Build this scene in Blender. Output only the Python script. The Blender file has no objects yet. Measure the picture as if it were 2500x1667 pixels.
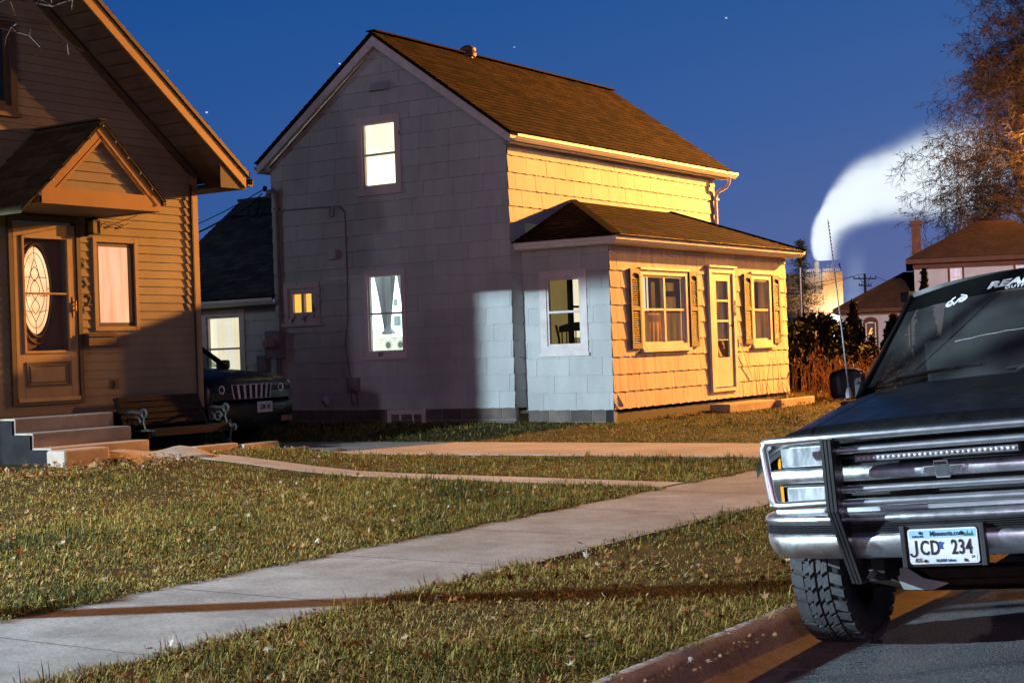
import bpy, bmesh, math, random
import numpy as np
from mathutils import Vector, Matrix
random.seed(7); RNG = np.random.default_rng(11)
S = bpy.context.scene
COL = S.collection
rad = math.radians
V = Vector

# ------------------------------------------------------------------ helpers
class MB:
    """collects faces (with an optional per-face colour value) for ONE mesh object"""
    def __init__(s): s.v = []; s.f = []; s.c = []
    def vert(s, p): s.v.append((p[0], p[1], p[2])); return len(s.v) - 1
    def face(s, pts, c=.5):
        i = len(s.v); s.v += [(p[0], p[1], p[2]) for p in pts]; s.f.append(tuple(range(i, i + len(pts)))); s.c.append(c)
    def idx(s, ids, c=.5): s.f.append(tuple(ids)); s.c.append(c)
    def hexa(s, p, c=.5):
        i = len(s.v); s.v += [tuple(q) for q in p]
        for q in ((0,3,2,1),(4,5,6,7),(0,1,5,4),(1,2,6,5),(2,3,7,6),(3,0,4,7)): s.f.append(tuple(i+k for k in q)); s.c.append(c)
    def box(s, x0, x1, y0, y1, z0, z1, c=.5):
        s.hexa([(x0,y0,z0),(x1,y0,z0),(x1,y1,z0),(x0,y1,z0),(x0,y0,z1),(x1,y0,z1),(x1,y1,z1),(x0,y1,z1)], c)
    def pbox(s, P, a0, a1, z0, z1, o0, o1, c=.5):
        s.hexa([P(a0,z0,o0),P(a1,z0,o0),P(a1,z0,o1),P(a0,z0,o1),P(a0,z1,o0),P(a1,z1,o0),P(a1,z1,o1),P(a0,z1,o1)], c)
    def pframe(s, P, a0, a1, z0, z1, w, o0, o1, c=.5, bottom=None, top=None):
        b = w if bottom is None else bottom; t = w if top is None else top
        s.pbox(P, a0, a0+w, z0, z1, o0, o1, c); s.pbox(P, a1-w, a1, z0, z1, o0, o1, c)
        s.pbox(P, a0+w, a1-w, z1-t, z1, o0, o1-.002, c); s.pbox(P, a0+w, a1-w, z0, z0+b, o0, o1-.002, c)
    def bar(s, a, b, w, h, up=(0,0,1), c=.5):
        a = V(a); b = V(b); d = (b-a).normalized(); up = V(up)
        r = d.cross(up)
        if r.length < 1e-4: r = d.cross(V((1,0,0)))
        r.normalize(); u = r.cross(d)
        q = []
        for e in (a, b):
            q += [e - r*w/2 - u*h/2, e + r*w/2 - u*h/2, e + r*w/2 + u*h/2, e - r*w/2 + u*h/2]
        s.hexa(q, c)
    def tube(s, pts, r, n=8, caps=True, c=.5):
        pts = [V(p) for p in pts]; m = len(pts)
        rr = r if isinstance(r, (list, tuple)) else [r]*m
        prev = None; rings = []
        for i, p in enumerate(pts):
            d = (pts[min(i+1, m-1)] - pts[max(i-1, 0)])
            if d.length < 1e-7: d = V((0,0,1))
            d.normalize()
            if prev is None:
                u = d.cross(V((0,0,1)))
                if u.length < 1e-3: u = d.cross(V((1,0,0)))
            else:
                u = prev - d*prev.dot(d)
                if u.length < 1e-4: u = d.cross(V((1,0,0)))
            u.normalize(); prev = u; w = d.cross(u)
            i0 = len(s.v)
            for k in range(n):
                a = 2*math.pi*k/n
                q = p + (u*math.cos(a) + w*math.sin(a))*rr[i]; s.v.append((q.x,q.y,q.z))
            rings.append(i0)
        for a, b in zip(rings, rings[1:]):
            for k in range(n):
                s.f.append((a+k, a+(k+1)%n, b+(k+1)%n, b+k)); s.c.append(c)
        if caps:
            s.f.append(tuple(rings[0]+k for k in reversed(range(n)))); s.c.append(c)
            s.f.append(tuple(rings[-1]+k for k in range(n))); s.c.append(c)
    def lathe(s, prof, o, axis='z', n=16, c=.5, arc=2*math.pi):
        """prof: (radius, height) list about a point o"""
        o = V(o); rings = []
        closed = abs(arc - 2*math.pi) < 1e-6
        m = n if closed else n+1
        for (r, h) in prof:
            i0 = len(s.v)
            for k in range(m):
                a = arc*k/n; ca, sa = r*math.cos(a), r*math.sin(a)
                p = {'z': V((ca, sa, h)), 'x': V((h, ca, sa)), 'y': V((sa, h, ca))}[axis] + o
                s.v.append((p.x,p.y,p.z))
            rings.append(i0)
        for a, b in zip(rings, rings[1:]):
            for k in range(n):
                s.f.append((a+k, a+(k+1)%m, b+(k+1)%m, b+k)); s.c.append(c)
    def disc(s, o, r, axis='y', n=16, c=.5, sx=1, sz=1):
        o = V(o); pts = []
        for k in range(n):
            a = 2*math.pi*k/n; ca, sa = r*sx*math.cos(a), r*sz*math.sin(a)
            pts.append({'y': V((ca,0,sa)), 'x': V((0,ca,sa)), 'z': V((ca,sa,0))}[axis] + o)
        s.face(pts, c)
    def grid(s, fn, nu, nv, c=.5, flip=False):
        i0 = len(s.v)
        for i in range(nu+1):
            for j in range(nv+1):
                p = fn(i/nu, j/nv); s.v.append((p[0],p[1],p[2]))
        for i in range(nu):
            for j in range(nv):
                a = i0 + i*(nv+1) + j; q = (a, a+nv+1, a+nv+2, a+1)
                s.f.append(q[::-1] if flip else q); s.c.append(c)
    def extrude(s, poly, d, c=.5):
        """closed planar polygon (list of points) moved along vector d"""
        d = V(d); a = [V(p) for p in poly]; b = [p + d for p in a]; n = len(a)
        s.face(a[::-1], c); s.face(b, c)
        for i in range(n):
            j = (i+1) % n; s.face([a[i], a[j], b[j], b[i]], c)
    def sweep(s, prof, path, c=.5, closed=True):
        """prof: (out, up) pairs; path: list of (point, out vector, up vector)"""
        rings = []
        for (p, o, u) in path:
            i0 = len(s.v); p = V(p); o = V(o); u = V(u)
            for (a, b) in prof:
                q = p + o*a + u*b; s.v.append((q.x,q.y,q.z))
            rings.append(i0)
        n = len(prof)
        for a, b in zip(rings, rings[1:]):
            for k in range(n if closed else n-1):
                s.f.append((a+k, a+(k+1)%n, b+(k+1)%n, b+k)); s.c.append(c)
        if closed:
            s.f.append(tuple(rings[0]+k for k in reversed(range(n)))); s.c.append(c)
            s.f.append(tuple(rings[-1]+k for k in range(n))); s.c.append(c)

def origin(o):
    t = V((0,0,0))
    while o is not None:
        t += V(o.location); o = o.parent
    return t

def mesh_obj(name, mb, mat, parent=None, smooth=False, local=False, bevel=0, fixn=True):
    off = V((0,0,0)) if (parent is None or local) else origin(parent)
    me = bpy.data.meshes.new(name)
    vs = mb.v if off.length < 1e-9 else [(a-off.x, b-off.y, c-off.z) for a, b, c in mb.v]
    me.from_pydata(vs, [], mb.f)
    at = me.attributes.new('col', 'FLOAT', 'FACE'); at.data.foreach_set('value', np.array(mb.c, dtype=np.float32))
    if fixn:
        bm = bmesh.new(); bm.from_mesh(me)
        if smooth: bmesh.ops.remove_doubles(bm, verts=bm.verts, dist=1e-5)
        bmesh.ops.recalc_face_normals(bm, faces=bm.faces); bm.to_mesh(me); bm.free()
    for m in (mat if isinstance(mat, list) else [mat]): me.materials.append(m)
    o = bpy.data.objects.new(name, me); COL.objects.link(o)
    if parent is not None: o.parent = parent
    if smooth:
        me.polygons.foreach_set('use_smooth', [True]*len(me.polygons))
        if smooth != 'all':
            try: me.set_sharp_from_angle(angle=rad(38))
            except Exception: pass
    if bevel:
        b = o.modifiers.new('bevel', 'BEVEL'); b.width = bevel; b.segments = 2; b.limit_method = 'ANGLE'; b.angle_limit = rad(40)
    return o

def tag(o, label, cat, group=None, kind=None):
    o['label'] = label; o['category'] = cat
    if group: o['group'] = group
    if kind: o['kind'] = kind
    return o
def thing(name, label, cat, loc=(0,0,0), group=None):
    o = bpy.data.objects.new(name, None); COL.objects.link(o); o.location = loc; o.empty_display_size = .1
    return tag(o, label, cat, group)
def struct(name, mb, mat, smooth=False):
    o = mesh_obj(name, mb, mat, None, smooth); o['kind'] = 'structure'; return o

def text_mesh(name, txt, size, mat, parent, M, sx=1., bold=0., extrude=.0008, align='CENTER', spacing=1., shear=0., local=True):
    cu = bpy.data.curves.new(name, 'FONT'); cu.body = txt; cu.size = size; cu.extrude = extrude
    cu.align_x = align; cu.align_y = 'CENTER'; cu.offset = bold; cu.space_character = spacing; cu.shear = shear; cu.resolution_u = 3
    tmp = bpy.data.objects.new(name, cu); COL.objects.link(tmp)
    dg = bpy.context.evaluated_depsgraph_get()
    me = bpy.data.meshes.new_from_object(tmp.evaluated_get(dg))
    bpy.data.objects.remove(tmp)
    me.transform(Matrix.Diagonal((sx, 1, 1, 1))); me.transform(M)
    me.name = name; me.materials.clear(); me.materials.append(mat)
    o = bpy.data.objects.new(name, me); COL.objects.link(o); o.parent = parent
    return o

# ------------------------------------------------------------------ materials
def nt(name):
    m = bpy.data.materials.new(name); m.use_nodes = True; t = m.node_tree
    b = t.nodes['Principled BSDF']; return m, t, b
def N(t, kind, **kw):
    n = t.nodes.new(kind)
    for k, v in kw.items(): setattr(n, k, v)
    return n
def mth(t, op, a, b=None, clamp=False):
    n = t.nodes.new('ShaderNodeMath'); n.operation = op; n.use_clamp = clamp
    for i, x in enumerate((a, b)):
        if x is None: continue
        if isinstance(x, (int, float)): n.inputs[i].default_value = x
        else: t.links.new(x, n.inputs[i])
    return n.outputs[0]
def mixc(t, f, a, b, mode='MIX'):
    n = t.nodes.new('ShaderNodeMix'); n.data_type = 'RGBA'; n.blend_type = mode
    for i, x in ((0, f), (6, a), (7, b)):
        if isinstance(x, (int, float)): n.inputs[i].default_value = x
        elif isinstance(x, tuple): n.inputs[i].default_value = (*x[:3], 1)
        else: t.links.new(x, n.inputs[i])
    return n.outputs[2]
def noise(t, scale, detail=4, rough=.55, co=None, stretch=None):
    n = t.nodes.new('ShaderNodeTexNoise'); n.inputs['Scale'].default_value = scale; n.inputs['Detail'].default_value = detail; n.inputs['Roughness'].default_value = rough
    if co is None:
        tc = t.nodes.new('ShaderNodeTexCoord'); co = tc.outputs['Object']
    if stretch:
        mp = t.nodes.new('ShaderNodeMapping'); mp.inputs['Scale'].default_value = stretch; t.links.new(co, mp.inputs[0]); co = mp.outputs[0]
    t.links.new(co, n.inputs['Vector']); return n.outputs['Fac']
def ramp(t, f, stops):
    n = t.nodes.new('ShaderNodeValToRGB'); e = n.color_ramp.elements
    while len(e) < len(stops): e.new(.5)
    for el, (p, c) in zip(e, stops): el.position = p; el.color = (*c, 1) if len(c) == 3 else c
    t.links.new(f, n.inputs[0]); return n.outputs[0]
def pm(name, c1, c2=None, scale=4, rough=.8, metal=0., bump=0., bscale=60, spec=.3, attr=0., stretch=None, lo=.35, hi=.65, coat=0., rvar=0., fine=0., fscale=90):
    m, t, b = nt(name)
    c2 = c2 or tuple(x*.75 for x in c1)
    f = noise(t, scale, 5, .6, None, stretch)
    c = ramp(t, f, [(lo, c1), (hi, c2)])
    if fine:
        g = noise(t, fscale, 3, .6)
        k = ramp(t, g, [(.3, (1-fine,)*3), (.7, (1+fine,)*3)]); c = mixc(t, 1., c, k, 'MULTIPLY')
    if attr:
        a = N(t, 'ShaderNodeAttribute', attribute_name='col')
        k = mth(t, 'MULTIPLY_ADD', a.outputs['Fac'], 2*attr); k.node.inputs[2].default_value = 1-attr
        cc = N(t, 'ShaderNodeCombineColor')
        for i in range(3): t.links.new(k, cc.inputs[i])
        c = mixc(t, 1., c, cc.outputs[0], 'MULTIPLY')
    t.links.new(c, b.inputs['Base Color'])
    b.inputs['Metallic'].default_value = metal; b.inputs['Specular IOR Level'].default_value = spec; b.inputs['Coat Weight'].default_value = coat
    if rvar:
        r = ramp(t, noise(t, scale*3, 4), [(.3, (rough,)*3), (.7, (min(1, rough+rvar),)*3)]); t.links.new(r, b.inputs['Roughness'])
    else: b.inputs['Roughness'].default_value = rough
    if bump:
        bp = N(t, 'ShaderNodeBump'); bp.inputs['Strength'].default_value = bump; bp.inputs['Distance'].default_value = .01
        t.links.new(noise(t, bscale, 6, .7), bp.inputs['Height']); t.links.new(bp.outputs[0], b.inputs['Normal'])
    return m
def em(name, c1, c2=None, strength=1., scale=3, stretch=None, lo=.3, hi=.7):  # surface glows by itself, standing in for lamps inside the rooms
    m, t, b = nt(name)
    c = ramp(t, noise(t, scale, 3, .5, None, stretch), [(lo, c1), (hi, c2 or c1)])
    t.links.new(c, b.inputs['Emission Color']); b.inputs['Emission Strength'].default_value = strength
    t.links.new(c, b.inputs['Base Color']); b.inputs['Roughness'].default_value = .9; b.inputs['Specular IOR Level'].default_value = .1
    return m
def glassm(name, tint=(1,1,1), dirt=0., refl=1.):
    m = bpy.data.materials.new(name); m.use_nodes = True; t = m.node_tree; t.nodes.clear()
    o = N(t, 'ShaderNodeOutputMaterial'); tr = N(t, 'ShaderNodeBsdfTransparent'); tr.inputs[0].default_value = (*tint, 1)
    gl = N(t, 'ShaderNodeBsdfGlossy'); gl.inputs['Roughness'].default_value = .03
    fr = N(t, 'ShaderNodeFresnel'); ge = N(t, 'ShaderNodeNewGeometry'); io = mth(t, 'MULTIPLY_ADD', ge.outputs['Backfacing'], 1/1.5-1.5); io.node.inputs[2].default_value = 1.5; t.links.new(io, fr.inputs[0])
    mx = N(t, 'ShaderNodeMixShader'); t.links.new(mth(t, 'MULTIPLY', fr.outputs[0], refl), mx.inputs[0]); t.links.new(tr.outputs[0], mx.inputs[1]); t.links.new(gl.outputs[0], mx.inputs[2])
    out = mx.outputs[0]
    if dirt:
        df = N(t, 'ShaderNodeBsdfDiffuse'); df.inputs[0].default_value = (.45,.47,.47,1)
        m2 = N(t, 'ShaderNodeMixShader'); t.links.new(ramp(t, noise(t, 2.5, 5), [(.3, (dirt*.3,)*3), (.75, (dirt,)*3)]), m2.inputs[0]); t.links.new(out, m2.inputs[1]); t.links.new(df.outputs[0], m2.inputs[2]); out = m2.outputs[0]
    t.links.new(out, o.inputs[0]); return m

M = {}
M['tan_siding'] = pm('tan_siding', (.27,.215,.125), (.22,.17,.10), 1.5, .65, fine=.08, fscale=40, bump=.1, attr=.05)
M['brown_trim'] = pm('brown_trim', (.10,.065,.035), (.07,.045,.025), 5, .55)
M['tan_trim'] = pm('tan_trim', (.36,.25,.13), (.30,.2,.10), 4, .6, bump=.05)
M['soffit'] = pm('soffit', (.13,.10,.07), (.10,.075,.05), 4, .7)
M['dark_shingle'] = pm('dark_shingle', (.085,.07,.055), (.05,.042,.035), 8, .95, spec=.06, attr=.35, fine=.4, fscale=120, bump=.3, bscale=200)
M['moss_shingle'] = pm('moss_shingle', (.10,.085,.05), (.06,.06,.035), 5, .95, spec=.06, attr=.3, fine=.4, fscale=120, bump=.3, bscale=200)
M['brown_shingle'] = pm('brown_shingle', (.034,.019,.011), (.020,.0115,.0075), 1.2, .95, spec=.06, attr=.6, fine=.35, fscale=150, bump=.3, bscale=200)
M['mint_siding'] = pm('mint_siding', (.46,.49,.47), (.38,.40,.39), 1.8, .7, attr=.05, fine=.07, fscale=60, bump=.25, bscale=120, stretch=(1,1,.35))
M['porch_siding'] = pm('porch_siding', (.56,.50,.44), (.44,.37,.31), 9, .75, attr=.07, fine=.1, fscale=50, bump=.3, bscale=90, stretch=(1,1,.08))
M['white_trim'] = pm('white_trim', (.66,.61,.58), (.55,.5,.47), 6, .6, fine=.06, bump=.1, bscale=50)
M['peeling_trim'] = pm('peeling_trim', (.56,.48,.47), (.15,.11,.09), 5.5, .75, lo=.60, hi=.66, stretch=(1,1,.6), bump=.4, bscale=40, fine=.1)
M['block'] = pm('block', (.16,.13,.11), (.10,.085,.075), 3, .95, attr=.25, bump=.5, bscale=60, fine=.2)
M['mortar'] = pm('mortar', (.30,.28,.26), None, 8, .95)
M['gutter_white'] = pm('gutter_white', (.80,.76,.7), (.70,.65,.58), 3, .45, fine=.05)
M['shutter'] = pm('shutter', (.13,.095,.045), (.10,.075,.035), 5, .6)
M['door_white'] = pm('door_white', (.68,.63,.55), (.56,.5,.42), 3, .5, bump=.05)
M['black_metal'] = pm('black_metal', (.02,.02,.02), None, 6, .5, .3)
M['black_gloss'] = pm('black_gloss', (.006,.006,.007), (.010,.010,.011), 2, .24, 0, spec=.35, rvar=.12)
M['truck_paint'] = pm('truck_paint', (.006,.006,.0065), (.010,.010,.011), 3, .26, 0, spec=.30, rvar=.12, fine=.3, fscale=30)
M['black_plastic'] = pm('black_plastic', (.022,.022,.024), (.035,.035,.037), 12, .55, bump=.1, bscale=200)
M['rubber'] = pm('rubber', (.022,.022,.023), (.035,.034,.034), 10, .8, bump=.15, bscale=120, fine=.2)
M['tread'] = pm('tread', (.045,.046,.05), (.065,.066,.07), 12, .75, fine=.25, fscale=80, bump=.2, bscale=150)
M['chrome'] = pm('chrome', (.92,.93,.95), (.84,.85,.87), 6, .30, 1., rvar=.05)
M['chrome_worn'] = pm('chrome_worn', (.86,.87,.89), (.68,.69,.71), 5, .30, 1., rvar=.14, fine=.10, fscale=60)
M['grey_metal'] = pm('grey_metal', (.30,.30,.30), (.22,.22,.22), 6, .55, .3)
M['meter_grey'] = pm('meter_grey', (.23,.21,.20), (.17,.155,.15), 6, .6)
M['rust'] = pm('rust', (.05,.026,.016), (.025,.016,.011), 14, .85, .2, bump=.4)
M['amber'] = pm('amber', (.75,.27,.015), (.6,.2,.01), 6, .3, spec=.5)
M['lens'] = pm('lens', (.88,.91,.92), (.42,.46,.47), 9, .22, .0, spec=.6, stretch=(2.2,1,.5), lo=.38, hi=.62)
M['concrete'] = pm('concrete', (.33,.32,.30), (.25,.24,.225), 2.2, .92, fine=.14, fscale=140, bump=.25, bscale=160)
M['concrete_tan'] = pm('concrete_tan', (.36,.30,.24), (.26,.21,.165), 3, .92, fine=.15, fscale=110, bump=.3, bscale=120)
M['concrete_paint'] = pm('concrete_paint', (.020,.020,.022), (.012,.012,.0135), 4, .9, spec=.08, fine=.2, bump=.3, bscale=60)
M['wood_dark'] = pm('wood_dark', (.038,.020,.013), (.022,.012,.008), 6, .7, stretch=(1,.2,3), bump=.2)
M['iron'] = pm('iron', (.022,.022,.024), (.014,.014,.015), 9, .6, .2)
M['bark'] = pm('bark', (.12,.085,.06), (.06,.042,.03), 9, .95, bump=.5, bscale=25, stretch=(1,1,.3))
M['twig'] = pm('twig', (.095,.068,.058), (.06,.042,.036), 2, .9)
M['brass'] = pm('brass', (.65,.42,.12), None, 6, .3, 1.)
M['number_black'] = pm('number_black', (.015,.013,.012), None, 8, .5)
M['stone'] = pm('stone', (.40,.42,.50), (.34,.35,.42), .5, .9, fine=.06, fscale=3)
M['brown_roof'] = pm('brown_roof', (.075,.040,.028), (.05,.028,.02), .6, .95, spec=.06, fine=.2, fscale=4)
M['brick'] = pm('brick', (.16,.075,.05), (.10,.05,.035), 2, .9, fine=.3, fscale=8)
M['brown_arch'] = pm('brown_arch', (.09,.04,.03), None, 2, .8)
M['steel_orange'] = pm('corrugated_tan', (.55,.48,.38), (.48,.42,.33), .3, .6)
M['steel_grey'] = pm('corrugated_grey', (.34,.34,.36), (.28,.28,.30), .3, .6)
M['steel_white'] = pm('corrugated_white', (.72,.74,.72), (.6,.62,.6), .3, .6)
M['pole_wood'] = pm('pole_wood', (.30,.28,.27), (.2,.19,.18), 2, .85)
M['pole_metal'] = pm('pole_metal', (.6,.62,.65), None, 2, .4, .6)
M['cable'] = pm('cable', (.012,.012,.013), None, 5, .6)
M['needle'] = pm('needle', (.20,.25,.21), (.13,.17,.15), .8, .8, attr=.6)
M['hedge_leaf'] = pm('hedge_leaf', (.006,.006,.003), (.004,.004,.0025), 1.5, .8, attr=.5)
M['dry_plant'] = pm('dry_plant', (.33,.17,.06), (.22,.11,.04), 3, .85, attr=.4)
M['plastic_cord'] = pm('pale_cord', (.75,.7,.6), None, 3, .5)
M['glass'] = glassm('window_glass', (.97,.98,.97), .006, .8)
M['glass_soft'] = glassm('storm_door_glass', (.97,.97,.95), .0, .35)
M['glass_dirty'] = glassm('storm_glass', (.9,.92,.9), .10)
M['windshield'] = glassm('windshield_glass', (.50,.58,.58), .10, 1.2)
M['sun_strip'] = glassm('tinted_strip', (.10,.10,.12), .02)
M['decal'] = pm('white_decal', (.75,.76,.8), None, 8, .5)
M['lit_cream'] = em('lit_cream', (1,.83,.60), (1,.95,.82), .78, 2.2)
M['lit_amber'] = em('lit_amber', (1,.50,.07), (1,.60,.13), .95, 2.5)
M['lit_cool'] = em('lit_cool_wall', (.86,.97,.95), (.95,1,.98), 1.25, 1.5)
M['lit_peach'] = em('lit_peach_shade', (1,.42,.19), (1,.72,.46), .95, 2.2, (1.,3.,.35))
M['lit_oval'] = em('lit_oval_glass', (1,.46,.19), (1,.72,.40), 1.2, 5)
M['lit_curtain'] = em('lit_sheer_curtain', (.95,.82,.50), (.90,.92,.80), .8, 2.2, (2.,2.,.3))
M['lit_olive'] = em('lit_olive_wall', (.26,.19,.065), (.20,.15,.055), .75, 2)
M['lit_blind'] = em('lit_blind', (1,.95,.72), (1,.98,.84), .80, 2)
M['dim_curtain'] = em('dim_curtain', (.46,.22,.05), (.20,.095,.025), .62, 3, (2,2,.3))
M['dim_room'] = em('dim_room', (.06,.032,.010), (.03,.016,.006), .8, 2)
M['grey_curtain'] = em('grey_curtain', (.12,.15,.165), (.24,.29,.31), .6, 4, (4,4,.25))
M['far_lit'] = em('far_lit_pane', (.45,.47,.62), (.30,.30,.45), .6, 2)
M['far_warm'] = em('far_warm_glow', (1,.45,.08), None, 1., 2)
M['silhouette'] = pm('silhouette', (.012,.011,.010), None, 6, .7)
M['speaker_box'] = em('speaker_box', (.62,.66,.55), (.72,.76,.66), .75, 4)  # room light on the speaker and pictures is put in as glow
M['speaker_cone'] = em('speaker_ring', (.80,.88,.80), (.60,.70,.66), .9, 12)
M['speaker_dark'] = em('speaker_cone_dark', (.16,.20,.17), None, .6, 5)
M['plate_white'] = pm('plate_white', (.78,.79,.8), None, 5, .4)
M['plate_blue'] = pm('plate_blue', (.24,.47,.68), (.34,.57,.75), 30, .4)
M['plate_pale'] = pm('plate_pale_blue', (.50,.64,.78), (.62,.72,.82), 30, .4)
M['ink_navy'] = pm('ink_navy', (.02,.045,.12), None, 5, .45)
M['ink_dark'] = pm('ink_dark', (.02,.022,.03), None, 5, .45)
M['ink_green'] = pm('ink_green', (.03,.16,.11), None, 5, .45)
M['ink_blue'] = pm('ink_blue', (.03,.10,.34), None, 5, .45)
M['led'] = pm('led_lens', (.70,.72,.74), (.5,.52,.54), 60, .15, .4, spec=.7)
M['interior'] = pm('truck_interior', (.05,.048,.045), (.035,.033,.03), 5, .8)
M['dash_tan'] = pm('dash_tan', (.16,.10,.05), (.11,.07,.035), 5, .8)
M['crt_red'] = pm('red_marker', (.4,.02,.01), None, 5, .4)
M['bulb'] = pm('string_bulb', (.6,.55,.5), None, 5, .3)
M['dull'] = pm('dull_chrome', (.80,.76,.76), None, 5, .42, .8)
M['rim'] = pm('rim_dark', (.05,.045,.04), (.08,.07,.06), 8, .5, .6)

# ------------------------------------------------------------------ camera
H = 1.52
FX, YAW, PIT, ROL = 3748.967, -.581911324, .00637316954, -.0348750125
fw = V((math.sin(YAW)*math.cos(PIT), math.cos(YAW)*math.cos(PIT), math.sin(PIT)))
rt = V((math.cos(YAW), -math.sin(YAW), 0)); up = rt.cross(fw)
r2 = rt*math.cos(ROL) + up*math.sin(ROL); u2 = -rt*math.sin(ROL) + up*math.cos(ROL)
cam = bpy.data.cameras.new('camera'); co = bpy.data.objects.new('camera', cam); COL.objects.link(co)
cam.sensor_width = 36; cam.sensor_fit = 'HORIZONTAL'; cam.lens = FX/2500*36; cam.clip_end = 4000; cam.clip_start = .1
co.matrix_world = Matrix(((r2.x,u2.x,-fw.x,0),(r2.y,u2.y,-fw.y,0),(r2.z,u2.z,-fw.z,H),(0,0,0,1)))
S.camera = co

# ------------------------------------------------------------------ world, lights, render settings
w = bpy.data.worlds.new('World'); S.world = w; w.use_nodes = True; t = w.node_tree
bg = t.nodes['Background']
tc = N(t, 'ShaderNodeTexCoord'); sp = N(t, 'ShaderNodeSeparateXYZ'); t.links.new(tc.outputs['Generated'], sp.inputs[0])
el = sp.outputs['Z']
c = ramp(t, el, [(0, (.078,.122,.315)), (.06, (.060,.118,.325)), (.14, (.032,.102,.325)), (.23, (.016,.084,.295)), (.36, (.004,.022,.09)), (.6, (.0015,.006,.025))])
# the last twilight lies ahead; the sky behind is night, and town glow warms the right (up the street)
az = mth(t, 'ADD', mth(t, 'MULTIPLY', sp.outputs['X'], .836), mth(t, 'MULTIPLY', sp.outputs['Y'], .549))
azf = ramp(t, mth(t, 'MULTIPLY_ADD', az, .5), [(.35, (.62,.86,.95)), (.5, (1.,1.,1.)), (.66, (1.75,1.22,1.06))])
azf.node.inputs[0].links[0].from_node.inputs[2].default_value = .5
fwd = mth(t, 'ADD', mth(t, 'MULTIPLY', sp.outputs['X'], -.549), mth(t, 'MULTIPLY', sp.outputs['Y'], .836))
fm = N(t, 'ShaderNodeMapRange', interpolation_type='SMOOTHSTEP'); fm.inputs[1].default_value = -.5; fm.inputs[2].default_value = .75; fm.inputs[3].default_value = .75; fm.inputs[4].default_value = 1.; t.links.new(fwd, fm.inputs[0])
c = mixc(t, 1., c, azf, 'MULTIPLY')
cf = N(t, 'ShaderNodeCombineColor')
for k_ in range(3): t.links.new(fm.outputs[0], cf.inputs[k_])
c = mixc(t, 1., c, cf.outputs[0], 'MULTIPLY')
# sparse stars
vo = N(t, 'ShaderNodeTexVoronoi'); vo.inputs['Scale'].default_value = 38.; vo.inputs['Randomness'].default_value = 1.
mp = N(t, 'ShaderNodeMapping'); mp.inputs['Scale'].default_value = (1,1,1.6); t.links.new(tc.outputs['Generated'], mp.inputs[0]); t.links.new(mp.outputs[0], vo.inputs['Vector'])
star = mth(t, 'LESS_THAN', vo.outputs['Distance'], .036)
sr = N(t, 'ShaderNodeSeparateColor'); t.links.new(vo.outputs['Color'], sr.inputs[0])
pick = mth(t, 'GREATER_THAN', sr.outputs[0], .15)
br = mth(t, 'MULTIPLY', mth(t, 'MULTIPLY', star, pick), mth(t, 'MULTIPLY', sr.outputs[1], .8))
c = mixc(t, 1., c, mixc(t, br, (0,0,0), (1,1,1)), 'ADD')
t.links.new(c, bg.inputs[0]); bg.inputs[1].default_value = 1.

def lamp(name, loc, power, color, radius=.12, kind='POINT', target=None, spot=60, blend=.5):
    l = bpy.data.lights.new(name, kind); l.energy = power; l.color = color; l.shadow_soft_size = radius
    o = bpy.data.objects.new(name, l); COL.objects.link(o); o.location = loc
    if target is not None:
        d = V(target) - V(loc); o.rotation_euler = d.to_track_quat('-Z', 'Y').to_euler()
    if kind == 'SPOT': l.spot_size = rad(spot); l.spot_blend = blend
    return o
lamp('sodium_street_lamp', (-6.5, 44, 8.7), 128000, (1,.395,.07), .18, 'SPOT', (-14.2, 24, 2.6), 68, 1.)
lamp('sodium_kerb_lamp', (1.5, 54, 9.0), 32000, (1,.40,.07), .2)
lamp('distant_white_lamp', (1.2, -30, 5.6), 8400, (.88,.74,.98), 1.0)
lamp('white_yard_lamp', (-15.16, -1.2, 4.2), 29000, (.66,.86,1), .06, 'SPOT', (-7.0, 9.6, .4), 140, 1.)
lamp('far_reddish_lamp', (16, -13, 10), 3500, (1,.46,.52), .8)
lamp('far_fill_lamp', (-20, 72, 9), 9000, (1,.82,.80), .3)  # added light without a known source, brightens the stone house and spruce
lamp('back_yard_lamp', (-27, 13.5, 5.0), 420, (.62,.85,1), .25)

S.view_settings.view_transform = 'Standard'; S.view_settings.look = 'None'; S.view_settings.exposure = 0; S.view_settings.gamma = 1
S.render.engine = 'CYCLES'
cy = S.cycles
try:
    cy.use_denoising = True; cy.denoiser = 'OPENIMAGEDENOISE'; cy.denoising_input_passes = 'RGB_ALBEDO_NORMAL'; cy.denoising_prefilter = 'ACCURATE'
except Exception: pass
cy.max_bounces = 6; cy.diffuse_bounces = 3; cy.glossy_bounces = 4; cy.transmission_bounces = 4; cy.transparent_max_bounces = 12; cy.volume_bounces = 0
cy.sample_clamp_indirect = 4.; cy.caustics_reflective = False; cy.caustics_refractive = False
cy.volume_step_rate = .35; cy.volume_max_steps = 256

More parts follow.
